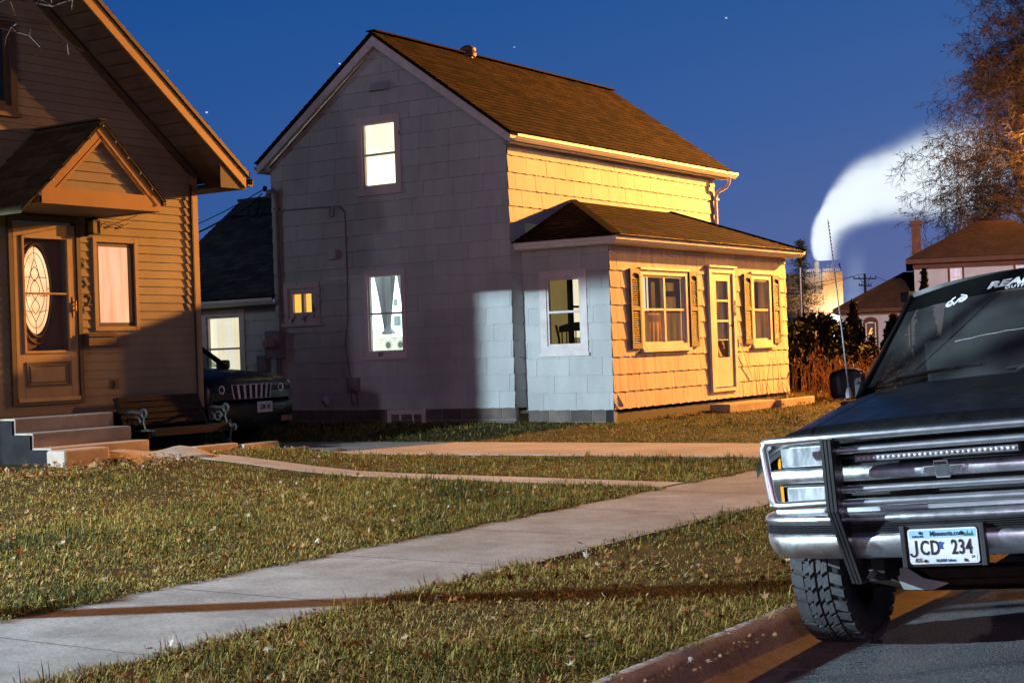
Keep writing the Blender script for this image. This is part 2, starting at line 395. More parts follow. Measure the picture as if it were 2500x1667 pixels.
# ------------------------------------------------------------------ ground
def sm(a, b, x):
    q = np.clip((x-a)/(b-a), 0, 1); return q*q*(3-2*q)
X_SW0, X_SW1 = -6.87, -5.33      # pavement edges
def ground_z(x, y):
    """height of the yard surface (arrays)"""
    x = np.asarray(x, float); y = np.asarray(y, float)
    z = .150 + np.clip((-3.24-x)/2.1, 0, 1)*.012
    z = z + np.clip((-5.33-x)/9.0, 0, 1)*.105
    m1 = sm(-10.5, -13.6, x)*(1-sm(14.2, 15.6, y))*sm(-9999, -9998, y)
    z = z + m1*.17
    m2 = sm(-9.3, -12.4, x)*sm(18.0, 20.2, y)
    z = z + m2*.105
    return z
def gz(x, y): return float(ground_z(x, y))
walk_y0, walk_y1 = 12.96, 13.44
def drive_edges(x):
    q = np.clip((np.asarray(x, float)+6.87)/(-8.13), 0, 1.6)
    return 16.55 - 1.3*np.minimum(q, 1.15), 18.75 - 1.35*np.minimum(q, 1.15)

M['soil'] = pm('lawn_soil', (.060,.044,.020), (.030,.028,.012), 3.5, .95, spec=.05, fine=.6, fscale=28, bump=.6, bscale=50)
mb = MB()
# one sheet from the kerb to the horizon: fine near, coarse far
xs = [-1500,-700,-300,-120,-60,-35] + list(np.arange(-26, -6.9, .8)) + [-6.87,-6.4,-5.8,-5.33] + list(np.arange(-5.0,-3.2,.42)) + [-3.24]
ys = [-120,-60,-30,-12,-6] + list(np.arange(-2, 30, .8)) + [34,40,50,65,90,130,200,400,800,1600]
Z = ground_z(np.array(xs)[:,None]*np.ones(len(ys))[None,:], np.array(ys)[None,:]*np.ones(len(xs))[:,None])
i0 = 0
for i, x in enumerate(xs):
    for j, y in enumerate(ys): mb.v.append((x, y, Z[i,j] - (.03 if -6.9 < x < -5.3 else 0)))
for i in range(len(xs)-1):
    for j in range(len(ys)-1):
        a = i*len(ys)+j; mb.idx((a, a+len(ys), a+len(ys)+1, a+1))
struct('ground', mb, M['soil'], True)

# pavement slabs with joints
mb = MB(); y = -20.
jy = [5.02 + 1.53*k for k in range(-16, 60)]
for a, b in zip(jy, jy[1:]):
    n = max(1, 1); dz = 0
    z0 = .166
    e_ = .001
    mb.hexa([(X_SW0,a+e_,z0-.1),(X_SW1,a+e_,z0-.1),(X_SW1,b-e_,z0-.1),(X_SW0,b-e_,z0-.1),
             (X_SW0,a+e_,z0+dz+.008),(X_SW1,a+e_,z0+dz),(X_SW1,b-e_,z0+dz),(X_SW0,b-e_,z0+dz+.008)], random.random())
    wq = lambda x: .004*math.sin(x*31+a*9)+.002*math.sin(x*83)
    for q_ in range(14):
        xa = X_SW0+(X_SW1-X_SW0)*q_/14; xb = X_SW0+(X_SW1-X_SW0)*(q_+1)/14; za = z0+.0092*(1-q_/14)+.0006; zb_ = z0+.0092*(1-(q_+1)/14)+.0006
        mb.face([(xa,a-.005+wq(xa),za),(xb,a-.005+wq(xb),zb_),(xb,a+.005+wq(xb),zb_),(xa,a+.005+wq(xa),za)], -3.2)
for (x_, y_, dx_, dy_, n_) in ((-6.7,6.05,.11,.035,13),(-5.5,9.4,-.09,.06,10),(-6.3,8.0,.05,.09,9)):
    px_, py_ = x_, y_
    for q_ in range(n_):
        nx, ny = px_+dx_*random.uniform(.5,1.3), py_+dy_*random.uniform(-.6,2.2)
        if not (X_SW0 < nx < X_SW1): break
        h_ = lambda x: .166+.0086*(1-(x-X_SW0)/(X_SW1-X_SW0))
        mb.face([(px_,py_-.0022,h_(px_)),(nx,ny-.0022,h_(nx)),(nx,ny+.0022,h_(nx)),(px_,py_+.0022,h_(px_))], -3.); px_, py_ = nx, ny
M['sidewalk'] = pm('sidewalk_concrete', (.245,.245,.24), (.15,.15,.146), 2.6, .92, attr=.09, fine=.26, fscale=42, bump=.5, bscale=55)
o = struct('sidewalk', mb, M['sidewalk'])

mb = MB(); mb.face([(X_SW0,-20,.162),(X_SW1,-20,.162),(X_SW1,95,.162),(X_SW0,95,.162)])
struct('sidewalk_bed', mb, M['soil'])
# kerb and gutter pan
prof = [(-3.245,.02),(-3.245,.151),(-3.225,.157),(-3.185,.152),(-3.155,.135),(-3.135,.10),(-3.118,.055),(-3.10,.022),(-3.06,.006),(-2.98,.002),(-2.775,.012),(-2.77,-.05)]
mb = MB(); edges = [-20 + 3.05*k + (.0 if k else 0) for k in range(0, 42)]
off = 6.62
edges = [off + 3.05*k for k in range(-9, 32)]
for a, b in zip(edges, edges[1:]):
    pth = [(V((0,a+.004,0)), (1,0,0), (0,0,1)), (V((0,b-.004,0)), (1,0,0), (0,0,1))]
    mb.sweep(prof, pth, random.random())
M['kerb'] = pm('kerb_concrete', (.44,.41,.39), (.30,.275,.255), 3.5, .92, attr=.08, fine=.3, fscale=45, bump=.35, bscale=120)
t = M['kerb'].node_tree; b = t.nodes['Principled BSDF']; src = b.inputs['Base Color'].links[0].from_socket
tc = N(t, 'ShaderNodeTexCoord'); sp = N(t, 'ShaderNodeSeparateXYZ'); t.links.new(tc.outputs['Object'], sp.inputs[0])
zz = mth(t, 'ADD', sp.outputs['Z'], mth(t, 'MULTIPLY', noise(t, 14, 4), .03))   # shade painted in: face and gutter pan darker, top paler as if lamplit
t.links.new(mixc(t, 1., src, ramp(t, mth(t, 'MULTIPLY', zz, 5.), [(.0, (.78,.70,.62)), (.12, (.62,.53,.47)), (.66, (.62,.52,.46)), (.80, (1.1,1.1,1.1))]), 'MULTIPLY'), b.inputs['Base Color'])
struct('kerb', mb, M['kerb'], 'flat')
# road
m, t, b = nt('asphalt')
n1 = noise(t, 85, 3, .7); n2 = noise(t, 1.3, 5)
cc = ramp(t, n1, [(.36, (.035,.036,.04)), (.60, (.15,.152,.16)), (.70, (.34,.34,.35))])
cc = mixc(t, 1., cc, ramp(t, n2, [(.3, (.75,.75,.77)), (.7, (1.15,1.15,1.15))]), 'MULTIPLY')
t.links.new(cc, b.inputs['Base Color']); b.inputs['Roughness'].default_value = .8; b.inputs['Specular IOR Level'].default_value = .35
bp = N(t, 'ShaderNodeBump'); bp.inputs['Strength'].default_value = .8; bp.inputs['Distance'].default_value = .008
t.links.new(n1, bp.inputs['Height']); t.links.new(bp.outputs[0], b.inputs['Normal'])
M['asphalt'] = m
mb = MB(); rx = [-2.768,-2.3,-1.5,-.5,1.2,3,5,7.5]; rz = [.012,.030,.062,.105,.165,.165,.09,.0]
ry = [-40,-10,0,4,6,8,10,14,20,40,90,200,600]
for x, z in zip(rx, rz):
    for y in ry: mb.v.append((x, y, z))
for i in range(len(rx)-1):
    for j in range(len(ry)-1):
        a = i*len(ry)+j; mb.idx((a, a+len(ry), a+len(ry)+1, a+1))
struct('road', mb, M['asphalt'], True)
# far side verge
mb = MB(); mb.face([(7.5,-120,.1),(900,-120,.1),(900,1600,.1),(7.5,1600,.1)]); struct('far_verge', mb, M['soil'])
# driveway and front walk: slabs draped over the yard
def slab_strip(name, x0, x1, n, ye, mat, lift, joints):
    mb = MB()
    xs = [x0 + (x1-x0)*k/n for k in range(n+1)]
    for k in range(n):
        a, b = xs[k], xs[k+1]; g = .005 if k % joints == 0 else 0
        ya0, ya1 = ye(a); yb0, yb1 = ye(b)
        nn = 3
        for q in range(nn):
            f0, f1 = q/nn, (q+1)/nn
            P = [(a-g, ya0+(ya1-ya0)*f0), (b, yb0+(yb1-yb0)*f0), (b, yb0+(yb1-yb0)*f1), (a-g, ya0+(ya1-ya0)*f1)]
            mb.hexa([(x, y, gz(x, y)-.05) for x, y in P] + [(x, y, gz(x, y)+lift) for x, y in P], (k//joints*37 % 10)/10)
    return struct(name, mb, mat)
M['drive'] = pm('driveway_concrete', (.34,.31,.28), (.23,.205,.18), 1.2, .92, attr=.10, fine=.22, fscale=40, bump=.4, bscale=50)
slab_strip('driveway', X_SW0-.01, -26, 24, lambda x: tuple(float(v) for v in drive_edges(x)), M['drive'], .012, 4)
slab_strip('front_walk', X_SW0-.01, -13.55, 10, lambda x: (walk_y0, walk_y1), M['drive'], .004, 2)

# ------------------------------------------------------------------ siding and roofs
def siding(mb, P, z0, z1, course, lim, openings=(), lap=.012, tab=0., wavy=0., joint=.006, dark=None):
    """overlapping courses on the plane P(s, z, out); lim(z) -> (s0, s1)"""
    nC = int(math.ceil((z1-z0)/course - 1e-6))
    for k in range(nC):
        za = z0 + k*course; zb = min(z1, za+course)
        if zb-za < 1e-4: continue
        cuts = sorted({za, zb} | {z for o in openings for z in (o[2], o[3]) if za+1e-4 < z < zb-1e-4} | ({lim.kink} if hasattr(lim, 'kink') and za < lim.kink < zb else set()))
        phase = random.random()*tab if tab else 0
        smin = min(lim(za)[0], lim(zb)[0]) - tab; smax = max(lim(za)[1], lim(zb)[1]) + tab
        js = []
        if tab:
            s = smin - phase
            while s < smax: js.append(s); s += tab
        cv = {}
        wv = lambda s: (math.sin(s*21+k*1.7)*.5 + math.sin(s*47+k*3.1)*.5)*wavy
        for qa, qb in zip(cuts, cuts[1:]):
            o_a = lap*(zb-qa)/course; o_b = lap*(zb-qb)/course
            ops = sorted((o[0], o[1]) for o in openings if o[2] < qb-1e-5 and o[3] > qa+1e-5)
            la, lb = lim(qa), lim(qb)
            L, R = min(la[0], lb[0]), max(la[1], lb[1])
            segs = []; s = L
            for (p, q) in ops:
                if p > s: segs.append((s, min(p, R)))
                s = max(s, q)
            if s < R: segs.append((s, R))
            for (p, q) in segs:
                bp = {p, q}
                if tab:
                    for j in js:
                        for e in (-joint/2, 0, joint/2):
                            if p+.001 < j+e < q-.001: bp.add(j+e)
                if wavy:
                    m = int((q-p)/.07)
                    for i in range(1, m): bp.add(p+(q-p)*i/m)
                bp = sorted(bp)
                def dep(s):
                    if not tab: return 0.
                    return -.008 if any(abs(s-j) < 1e-6 for j in js) else 0.
                def cl(s, l): return min(max(s, l[0]), l[1])
                for e, f in zip(bp, bp[1:]):
                    if f-e < 1e-6: continue
                    tid = int(math.floor((e+f)/2/tab + (phase-smin)/tab)) if tab else 0
                    if tid not in cv: cv[tid] = (random.random(), random.uniform(-.0015, .002) if tab else 0)
                    cc, oo = cv[tid]
                    za_e = qa + (wv(e) if qa == za else 0); za_f = qa + (wv(f) if qa == za else 0)
                    e0, f0, e1, f1 = cl(e, la), cl(f, la), cl(e, lb), cl(f, lb)
                    if f0-e0 < 1e-6 and f1-e1 < 1e-6: continue
                    ex = .03 if (qb == zb and k < nC-1) else 0.
                    ob = o_b - (.0025 if ex else 0)
                    mb.face([P(e0, za_e, o_a+dep(e)+oo), P(f0, za_f, o_a+dep(f)+oo), P(f1, qb+ex, ob+dep(f)+oo*.3), P(e1, qb+ex, ob+dep(e)+oo*.3)], -.4 if (dark is not None and (dep(e) or dep(f))) else cc)
                    if qa == za:   # the drip edge, coloured dark for the shade under each lap
                        mb.face([P(e0, za_e, -.004), P(f0, za_f, -.004), P(f0, za_f, o_a+dep(f)+oo), P(e0, za_e, o_a+dep(e)+oo)], cc*.4 if dark is None else dark)

def shingles(mb, A, U, W, length, slope, lim=None, course=.14, tab=.32, lap=.010):
    """a roof slope: A lower corner, U unit vector along the eave, W unit vector up the slope"""
    A = V(A); U = V(U).normalized(); W = V(W).normalized(); Nn = U.cross(W)
    if Nn.z < 0: Nn = -Nn
    P = lambda s, z, o: A + U*s + W*z + Nn*o
    siding(mb, P, 0, slope, course, lim or (lambda z: (0, length)), (), lap, tab, .003, .008)

def window(root, P, s0, s1, z0, z1, tw=.10, trim='white_trim', sash='white_trim', mid=.5, glass='glass', mull=None, inset=.05, sw=.035, sill=True, head=False, deep=.055, label=None):
    """trimmed sash window; s0..z1 are the outer edges of the trim. Returns the frame object and the clear opening."""
    mb = MB(); mb.pframe(P, s0, s1, z0, z1, tw, -.06, .032)
    fr = mesh_obj('window', mb, M[trim], root)
    if label: fr['label'] = label
    a0, a1, b0, b1 = s0+tw, s1-tw, z0+tw, z1-tw
    if sill:
        mb = MB(); mb.pbox(P, s0-.03, s1+.03, z0-.045, z0+.006, -.02, .065); mesh_obj('sill', mb, M[trim], fr)
    if head:
        mb = MB(); mb.pbox(P, s0-.035, s1+.035, z1-.004, z1+.035, -.02, .06); mesh_obj('window_head', mb, M[trim], fr)
    mb = MB(); mb.pframe(P, a0, a1, b0, b1, sw, -.055, .004)
    zm = b0 + (b1-b0)*mid
    if mid: mb.pbox(P, a0+sw, a1-sw, zm-.018, zm+.018, -.052, .012)
    if mull:
        for q in mull: mb.pbox(P, q-.03, q+.03, b0+sw, b1-sw, -.053, .016)
    mesh_obj('sash', mb, M[sash], fr)
    mb = MB(); mb.face([P(a0+sw, b0+sw, -.03), P(a1-sw, b0+sw, -.03), P(a1-sw, b1-sw, -.03), P(a0+sw, b1-sw, -.03)])
    mesh_obj('pane', mb, M[glass], fr)
    return fr, (a0, a1, b0, b1)
def room(fr, P, o, mat, depth=.9, grow=.25, name='room'):
    a0, a1, b0, b1 = o; a0 -= grow; a1 += grow; b0 -= grow*.6; b1 += grow*.6
    mb = MB(); e = -.075
    q = lambda s, z, d: P(s, z, e-d)
    mb.face([q(a0,b0,depth),q(a1,b0,depth),q(a1,b1,depth),q(a0,b1,depth)])
    mb.face([q(a0,b0,0),q(a0,b0,depth),q(a0,b1,depth),q(a0,b1,0)]); mb.face([q(a1,b0,0),q(a1,b0,depth),q(a1,b1,depth),q(a1,b1,0)])
    mb.face([q(a0,b0,0),q(a1,b0,0),q(a1,b0,depth),q(a0,b0,depth)]); mb.face([q(a0,b1,0),q(a1,b1,0),q(a1,b1,depth),q(a0,b1,depth)])
    return mesh_obj(name, mb, mat, fr)
def curtain(fr, P, s0, s1, z0, z1, mat, o=-.13, folds=7, amp=.02, taper=None, name='curtain'):
    mb = MB(); n = folds*8
    def fn(u, v):
        a0, a1 = (s0, s1) if taper is None else taper(v)
        s = a0+(a1-a0)*u
        return P(s, z0+(z1-z0)*v, o + amp*math.sin(u*folds*2*math.pi)*(.6+.4*math.sin(v*3+u*5)))
    mb.grid(fn, n, 10); return mesh_obj(name, mb, mat, fr, 'all')
def blind(fr, P, s0, s1, z0, z1, mat, o=-.11, pitch=.03):
    mb = MB(); z = z0
    while z < z1:
        mb.face([P(s0, z, o+.006), P(s1, z, o+.006), P(s1, z+pitch*.80, o-.008), P(s0, z+pitch*.80, o-.008)], random.random()); z += pitch
    return mesh_obj('blind', mb, mat, fr)

# ================================================================== LEFT HOUSE
class Lim:
    def __init__(s, f, kink=None):
        s.f = f
        if kink is not None: s.kink = kink
    def __call__(s, z): return s.f(z)
def tan_house():
    X0 = -14.93; RY = 9.5; SL = .762
    root = thing('tan_house', 'tan clapboard house with dark gable overhang and small peaked door hood, at the left edge', 'house', (X0, 12, gz(X0, 12)))
    P = lambda s, z, o: (X0+o, s, z)
    zr = lambda y: 4.09 + SL*(14.93 - (y if y > RY else 2*RY-y))     # where wall meets the rake
    def f(z):
        if z <= 4.03: return (4.0, 15.0)
        d = (z-4.03)/SL; return (4.0+d, 15.0-d)
    doorO = (11.93, 12.93, 1.10, 3.31); winO = (13.23, 13.89, 2.0, 3.09); upO = (11.14, 12.06, 4.6, 5.62)
    mb = MB(); siding(mb, P, .93, 8.2, .1065, Lim(f, 4.03), (doorO, winO, upO), .015, 0, 0, .006, -7)
    wl = mesh_obj('wall', mb, M['tan_siding'], root, fixn=False)
    # rear and side walls
    mb = MB(); mb.box(-25, X0-.12, 14.9, 15.0, .2, 4.1); mb.box(-25, X0-.12, 4.0, 4.1, .2, 4.1); mb.box(-25, -24.9, 4.1, 14.9, .2, 4.1)
    mesh_obj('side_wall', mb, M['tan_siding'], root)
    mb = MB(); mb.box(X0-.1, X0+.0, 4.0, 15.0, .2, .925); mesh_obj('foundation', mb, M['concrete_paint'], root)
    mb = MB(); mb.pbox(P, 14.94, 15.035, .88, 4.05, -.08, .03); mb.box(X0-.08, X0+.0, 15.005, 15.03, .88, 4.0); mesh_obj('corner_board', mb, M['tan_trim'], root)
    mb = MB(); mb.tube([(X0+.045, 14.9, .9), (X0+.045, 14.9, 3.9)], .012, 6); mesh_obj('corner_cable', mb, M['cable'], root)
    # roof
    zb = lambda y: 3.84 + .762*(15.36-y)
    xo = -14.33
    mb = MB()
    A = (xo-.02+.05, 15.44, zb(15.44)+.25)
    Wd = V((0, -1, .762)).normalized(); slope = (15.44-RY)*math.hypot(1, .762)
    shingles(mb, (xo+.03, 15.44, zb(15.44)+.255), (-1,0,0), Wd, 10.6, slope)
    Wd2 = V((0, 1, .762)).normalized()
    shingles(mb, (xo+.03, 2*RY-15.44, zb(15.44)+.255), (-1,0,0), Wd2, 10.6, slope)
    # deck under the shingles
    for sg in (1, -1):
        y0 = RY + sg*(15.44-RY); 
        q = [(xo+.03, y0, zb(15.44)+.20), (xo+.03, RY, zb(RY)+.20), (xo-10.5, RY, zb(RY)+.20), (xo-10.5, y0, zb(15.44)+.20)]
        mb.hexa([V(p) for p in q] + [V(p)+V((0,0,.052)) for p in q], .3)
    mesh_obj('roof', mb, M['dark_shingle'], root)
    # fascia boards along the rake, and the crown strip above them
    mb = MB()
    for sg in (1, -1):
        y0 = RY + sg*(15.36-RY)
        mb.extrude([(xo, y0, zb(15.36)), (xo, RY, zb(RY)), (xo, RY, zb(RY)+.165), (xo, y0+sg*.0, zb(15.36)+.165)], (.025,0,0))
    mesh_obj('fascia', mb, pm('rake_fascia', (.42,.26,.10), (.38,.23,.085), 2, .6), root)
    mb = MB()
    for sg in (1, -1):
        y0 = RY + sg*(15.40-RY)
        mb.extrude([(xo, y0, zb(15.40)+.185), (xo, RY, zb(RY)+.185), (xo, RY, zb(RY)+.245), (xo, y0, zb(15.40)+.245)], (.045,0,0))
    mesh_obj('crown_strip', mb, M['brown_trim'], root)
    mb = MB()
    for sg in (1, -1):
        y0 = RY + sg*(15.36-RY); yw = RY + sg*(14.9-RY)
        # sloped soffit boards with grooves
        n = 34
        for k in range(n):
            a = y0 + (RY-y0)*k/n; b = y0 + (RY-y0)*(k+.94)/n
            mb.face([(xo, a, zb(RY+abs(a-RY))+.012), (xo, b, zb(RY+abs(b-RY))+.012), (X0, b, zb(RY+abs(b-RY))+.012), (X0, a, zb(RY+abs(a-RY))+.012)])
        mb.face([(xo, y0, zb(15.36)+.03), (xo, RY, zb(RY)+.03), (X0-.05, RY, zb(RY)+.03), (X0-.05, y0, zb(15.36)+.03)])
        mb.face([(xo, y0, 3.825), (-25, y0, 3.825), (-25, yw, 3.825), (xo, yw, 3.825)])
        mb.face([(xo+.0, yw, 3.825), (xo, y0, 3.825), (xo, y0, zb(15.36)), (xo, yw, zb(14.9))])
    mesh_obj('soffit', mb, M['soffit'], root)
    mb = MB()
    mb.bar((X0+.03, 15.0, zr(15.0)-.02), (X0+.03, RY, zr(RY)-.02), .05, .07); mb.bar((X0+.03, 4.0, zr(4.0)-.02), (X0+.03, RY, zr(RY)-.02), .05, .07)
    mesh_obj('rake_moulding', mb, M['brown_trim'], root)
    mb = MB(); mb.sweep([(0,0),(.09,0),(.11,.03),(.11,.11),(.10,.11),(.09,.02),(0,.02)], [((xo+.03, 15.385, 3.87), (0,1,0), (0,0,1)), ((-25, 15.385, 3.87), (0,1,0), (0,0,1))])
    mesh_obj('gutter', mb, M['brown_trim'], root)
    # ---- storm door
    mb = MB(); mb.pframe(P, 11.89, 12.97, 1.07, 3.35, .06, -.05, .05, bottom=.045); d = mesh_obj('door', mb, M['brown_trim'], root)
    d['label'] = 'tan storm door over a dark door with a lit oval of leaded glass'
    mb = MB()
    a0, a1, b0, b1 = 11.965, 12.90, 1.15, 3.25; g0, g1, h0, h1 = 12.085, 12.78, 1.70, 3.10
    mb.pbox(P, a0, g0, b0, b1, -.02, .035); mb.pbox(P, g1, a1, b0, b1, -.02, .035); mb.pbox(P, g0, g1, h1, b1, -.02, .034); mb.pbox(P, g0, g1, b0, h0, -.02, .034)
    mb.pframe(P, g0-.01, g1+.01, h0-.01, h1+.01, .035, .03, .052); mb.pbox(P, g0, g1, 2.40, 2.425, .0, .045)
    mesh_obj('storm_frame', mb, M['tan_trim'], d, bevel=.004)
    mb = MB(); mb.pframe(P, 12.10, 12.765, 1.29, 1.59, .03, .03, .048); mb.pframe(P, 12.15, 12.715, 1.335, 1.545, .016, .03, .042); mesh_obj('panel_moulding', mb, M['soffit'], d)
    mb = MB(); mb.pbox(P, 11.97, 12.90, 1.115, 1.16, .0, .055); mesh_obj('sweep', mb, pm('door_sweep', (.55,.38,.16), None, 4, .5), d)
    mb = MB(); mb.face([P(g0,h0,.012),P(g1,h0,.012),P(g1,h1,.012),P(g0,h1,.012)]); mesh_obj('storm_pane', mb, M['glass_soft'], d)
    # inner door leaf with the oval hole
    oc, oz, rw, rh = 12.355, 2.455, .225, .53
    mb = MB(); n = 40; ring = []
    for k in range(n):
        a = 2*math.pi*k/n; ring.append((oc+rw*math.cos(a), oz+rh*math.sin(a)))
    def sq(a):
        c, s = math.cos(a), math.sin(a); m = max(abs(c)/.40, abs(s)/.80); return (oc+c/m, oz+s/m)
    for k in range(n):
        a, b = 2*math.pi*k/n, 2*math.pi*(k+1)/n
        p, q = sq(a), sq(b); r, s_ = ring[k], ring[(k+1)%n]
        mb.face([P(p[0],p[1],-.06),P(q[0],q[1],-.06),P(s_[0],s_[1],-.06),P(r[0],r[1],-.06)])
    mb.pbox(P, 11.96, 12.91, 1.12, 1.66, -.10, -.06)
    for rr in (1.06, 1.22):
        mb.tube([P(oc+rw*rr*math.cos(2*math.pi*k/36), oz+rh*rr*math.sin(2*math.pi*k/36), -.056) for k in range(37)], .014 if rr < 1.1 else .01, 6)
    mesh_obj('inner_leaf', mb, pm('stained_door', (.16,.085,.03), (.11,.055,.02), 5, .5, stretch=(1,1,.1)), d, 'all')
    mb = MB(); mb.face([P(x,z,-.085) for x, z in ring]); mesh_obj('oval_glass', mb, M['lit_oval'], d)
    mb = MB()
    T = lambda pts, r=.0045: mb.tube([P(oc+rw*x, oz+rh*z, -.075) for x, z in pts], r, 5)
    T([(.80*math.cos(a), .86*math.sin(a)) for a in [2*math.pi*k/32 for k in range(33)]], .004)
    T([(0,1),(.0,.72)]); T([(0,-1),(0,-.72)]); T([(-1,.05),(-.8,.05)]); T([(1,.05),(.8,.05)])
    for sg in (1,-1):
        T([(sg*.55*math.sin(math.pi*k/16)*(1-.25*math.sin(math.pi*k/8)), .72-1.44*k/16) for k in range(17)])
        T([(sg*.26*math.sin(math.pi*k/6), .55-.34*k/6) for k in range(7)]); T([(sg*.26*math.sin(math.pi*k/6), -.2-.34*k/6) for k in range(7)])
        T([(sg*.3*math.sin(math.pi*k/8), .25-.45*k/8) for k in range(9)])
        T([(sg*.8,.30),(sg*.2,.30)]); T([(sg*.8,-.12),(sg*.3,-.12)]); T([(sg*.78,-.45),(sg*.2,-.5)])
    mesh_obj('leading', mb, M['brown_trim'], d)
    mb = MB(); mb.pbox(P, 12.825, 12.855, 2.13, 2.38, .03, .045); mb.tube([P(12.84,2.20,.075),P(12.84,2.32,.08)], .012, 8); mb.tube([P(12.84,2.31,.04),P(12.84,2.31,.08)], .01, 6); mb.tube([P(12.84,2.21,.04),P(12.84,2.21,.08)], .01, 6); mb.tube([P(12.80,2.27,.05),P(12.88,2.27,.05)], .008, 6)
    mesh_obj('handle', mb, M['brass'], d, 'flat')
    # ---- window beside the door
    fr, o = window(root, P, 13.19, 13.93, 1.955, 3.13, .055, 'tan_trim', 'brown_trim', 0, sill=False, sw=.05, label='casement window with a peach coloured shade glowing behind it')
    curtain(fr, P, o[0]-.1, o[1]+.35, o[2]-.1, o[3]+.1, M['lit_peach'], -.14, 6, .008)
    # upper window: dark
    fr, o = window(root, P, 11.08, 12.11, 4.55, 5.69, .09, 'brown_trim', 'brown_trim', 0, sill=True, sw=.05)
    mb = MB(); mb.face([P(11.0,4.5,-.3),P(12.2,4.5,-.3),P(12.2,5.8,-.3),P(11.0,5.8,-.3)]); mesh_obj('curtain', mb, M['silhouette'], fr)
    # ---- peaked hood over the door
    cy0, hw, xf, ze, za = 12.37, .90, -13.80, 3.36, 4.33
    hood = MB(); sl = (za-3.50)/hw
    for sg in (1, -1):
        W2 = V((0, -sg, sl)).normalized()
        ov = 1.20 if sg < 0 else .97
        A = (xf+.05, cy0+sg*ov, za+.045-sl*ov)
        L = ov*math.hypot(1, sl)
        shingles(hood, A, (-1,0,0), W2, 1.19, L, None, .13, .30, .012)
        q = [(xf+.05, cy0+sg*ov, za+.04-sl*ov), (xf+.05, cy0, za+.04), (X0, cy0, za+.04), (X0, cy0+sg*ov, za+.04-sl*ov)]
        hood.hexa([V(p)-V((0,0,.035)) for p in q] + [V(p) for p in q], .2)
    hood.bar((xf+.055, cy0, za+.06), (X0+.01, cy0, za+.06), .13, .022)
    ho = mesh_obj('door_hood', hood, M['moss_shingle'], root)
    mb = MB()
    for sg in (1, -1):
        mb.extrude([(xf, cy0, za), (xf, cy0+sg*hw*1.0, za-sl*hw), (xf, cy0+sg*hw*1.0, za-sl*hw-.13), (xf, cy0, za-.13)], (.03,0,0))
        mb.bar((xf+.015, cy0, za-.17), (xf+.015, cy0+sg*.68, za-.17-sl*.68), .03, .035)
    mb.box(xf-.005, xf+.035, cy0-hw, cy0+hw, ze, ze+.185)
    for sg in (1, -1): mb.box(X0, xf-.006, cy0+sg*hw-.02, cy0+sg*hw+.02, ze, ze+.12)
    mesh_obj('hood_fascia', mb, pm('hood_fascia', (.40,.20,.06), (.34,.165,.05), 3, .6), ho)
    mb = MB(); siding(mb, lambda s, z, o: (xf-.02+o, s, z), ze+.18, za-.16, .115, Lim(lambda z: (cy0-max(0,(za-.15-z)/sl), cy0+max(0,(za-.15-z)/sl))), (), .014, 0, 0); mesh_obj('hood_panel', mb, M['tan_siding'], ho, fixn=False)
    mb = MB(); mb.face([(X0, cy0-hw, ze+.012), (xf, cy0-hw, ze+.012), (xf, cy0+hw, ze+.012), (X0, cy0+hw, ze+.012)]); mesh_obj('hood_soffit', mb, M['soffit'], ho)
    # ---- small fixtures on the wall
    mb = MB(); mb.pbox(P, 13.09, 13.20, 3.14, 3.36, .0, .02); l = mesh_obj('wall_lantern', mb, M['brown_trim'], root)
    mb = MB(); mb.box(X0+.05, X0+.15, 13.095, 13.195, 3.17, 3.32); mesh_obj('lantern_glass', mb, pm('lantern_glass', (.35,.24,.08), None, 5, .3), l)
    mb = MB(); mb.box(X0+.04, X0+.16, 13.085, 13.205, 3.32, 3.335); mb.lathe([(.07,3.335),(.03,3.37),(.012,3.39),(0,3.40)], (X0+.1,13.145,0), 'z', 8)
    for a, b in ((.045,13.09),(.155,13.09),(.045,13.2),(.155,13.2)): mb.box(X0+a-.005, X0+a+.005, b-.005, b+.005, 3.16, 3.32)
    mb.box(X0+.04, X0+.16, 13.085, 13.205, 3.155, 3.17); mesh_obj('lantern_cage', mb, M['black_metal'], l)
    mb = MB(); mb.pbox(P, 12.99, 13.44, 1.77, 1.91, .012, .13); mb.extrude([P(12.98,1.915,.012),P(12.98,1.93,.08),P(12.98,1.895,.15),P(12.98,1.885,.15),P(12.98,1.905,.012)], (0,.47,0)); mesh_obj('mailbox', mb, pm('mailbox', (.10,.06,.04), None, 6, .6), root)
    mb = MB(); mb.pbox(P, 12.99, 13.02, 2.17, 2.26, .01, .03); mb.lathe([(.008,.03),(.008,.036),(0,.036)], P(13.005,2.215,0), 'x', 8); mesh_obj('doorbell', mb, M['black_metal'], root)
    mb = MB(); mb.pbox(P, 13.45, 13.54, 1.22, 1.34, .01, .03); mb.pbox(P, 13.47, 13.52, 1.25, 1.31, .03, .045); mesh_obj('outlet_cover', mb, M['brown_trim'], root)
    for ch, y, z, an in (('3', 13.02, 2.79, 0), ('1', 13.06, 2.555, .55), ('2', 13.115, 2.335, 0)):
        R = Matrix.Translation(V((X0+.018, y, z)) - origin(root)) @ Matrix.Rotation(rad(90), 4, 'Z') @ Matrix.Rotation(rad(90), 4, 'X') @ Matrix.Rotation(an, 4, 'Z')
        text_mesh('house_number', ch, .20, M['number_black'], root, R, .8, .003, .004)
    return root
tan_house()

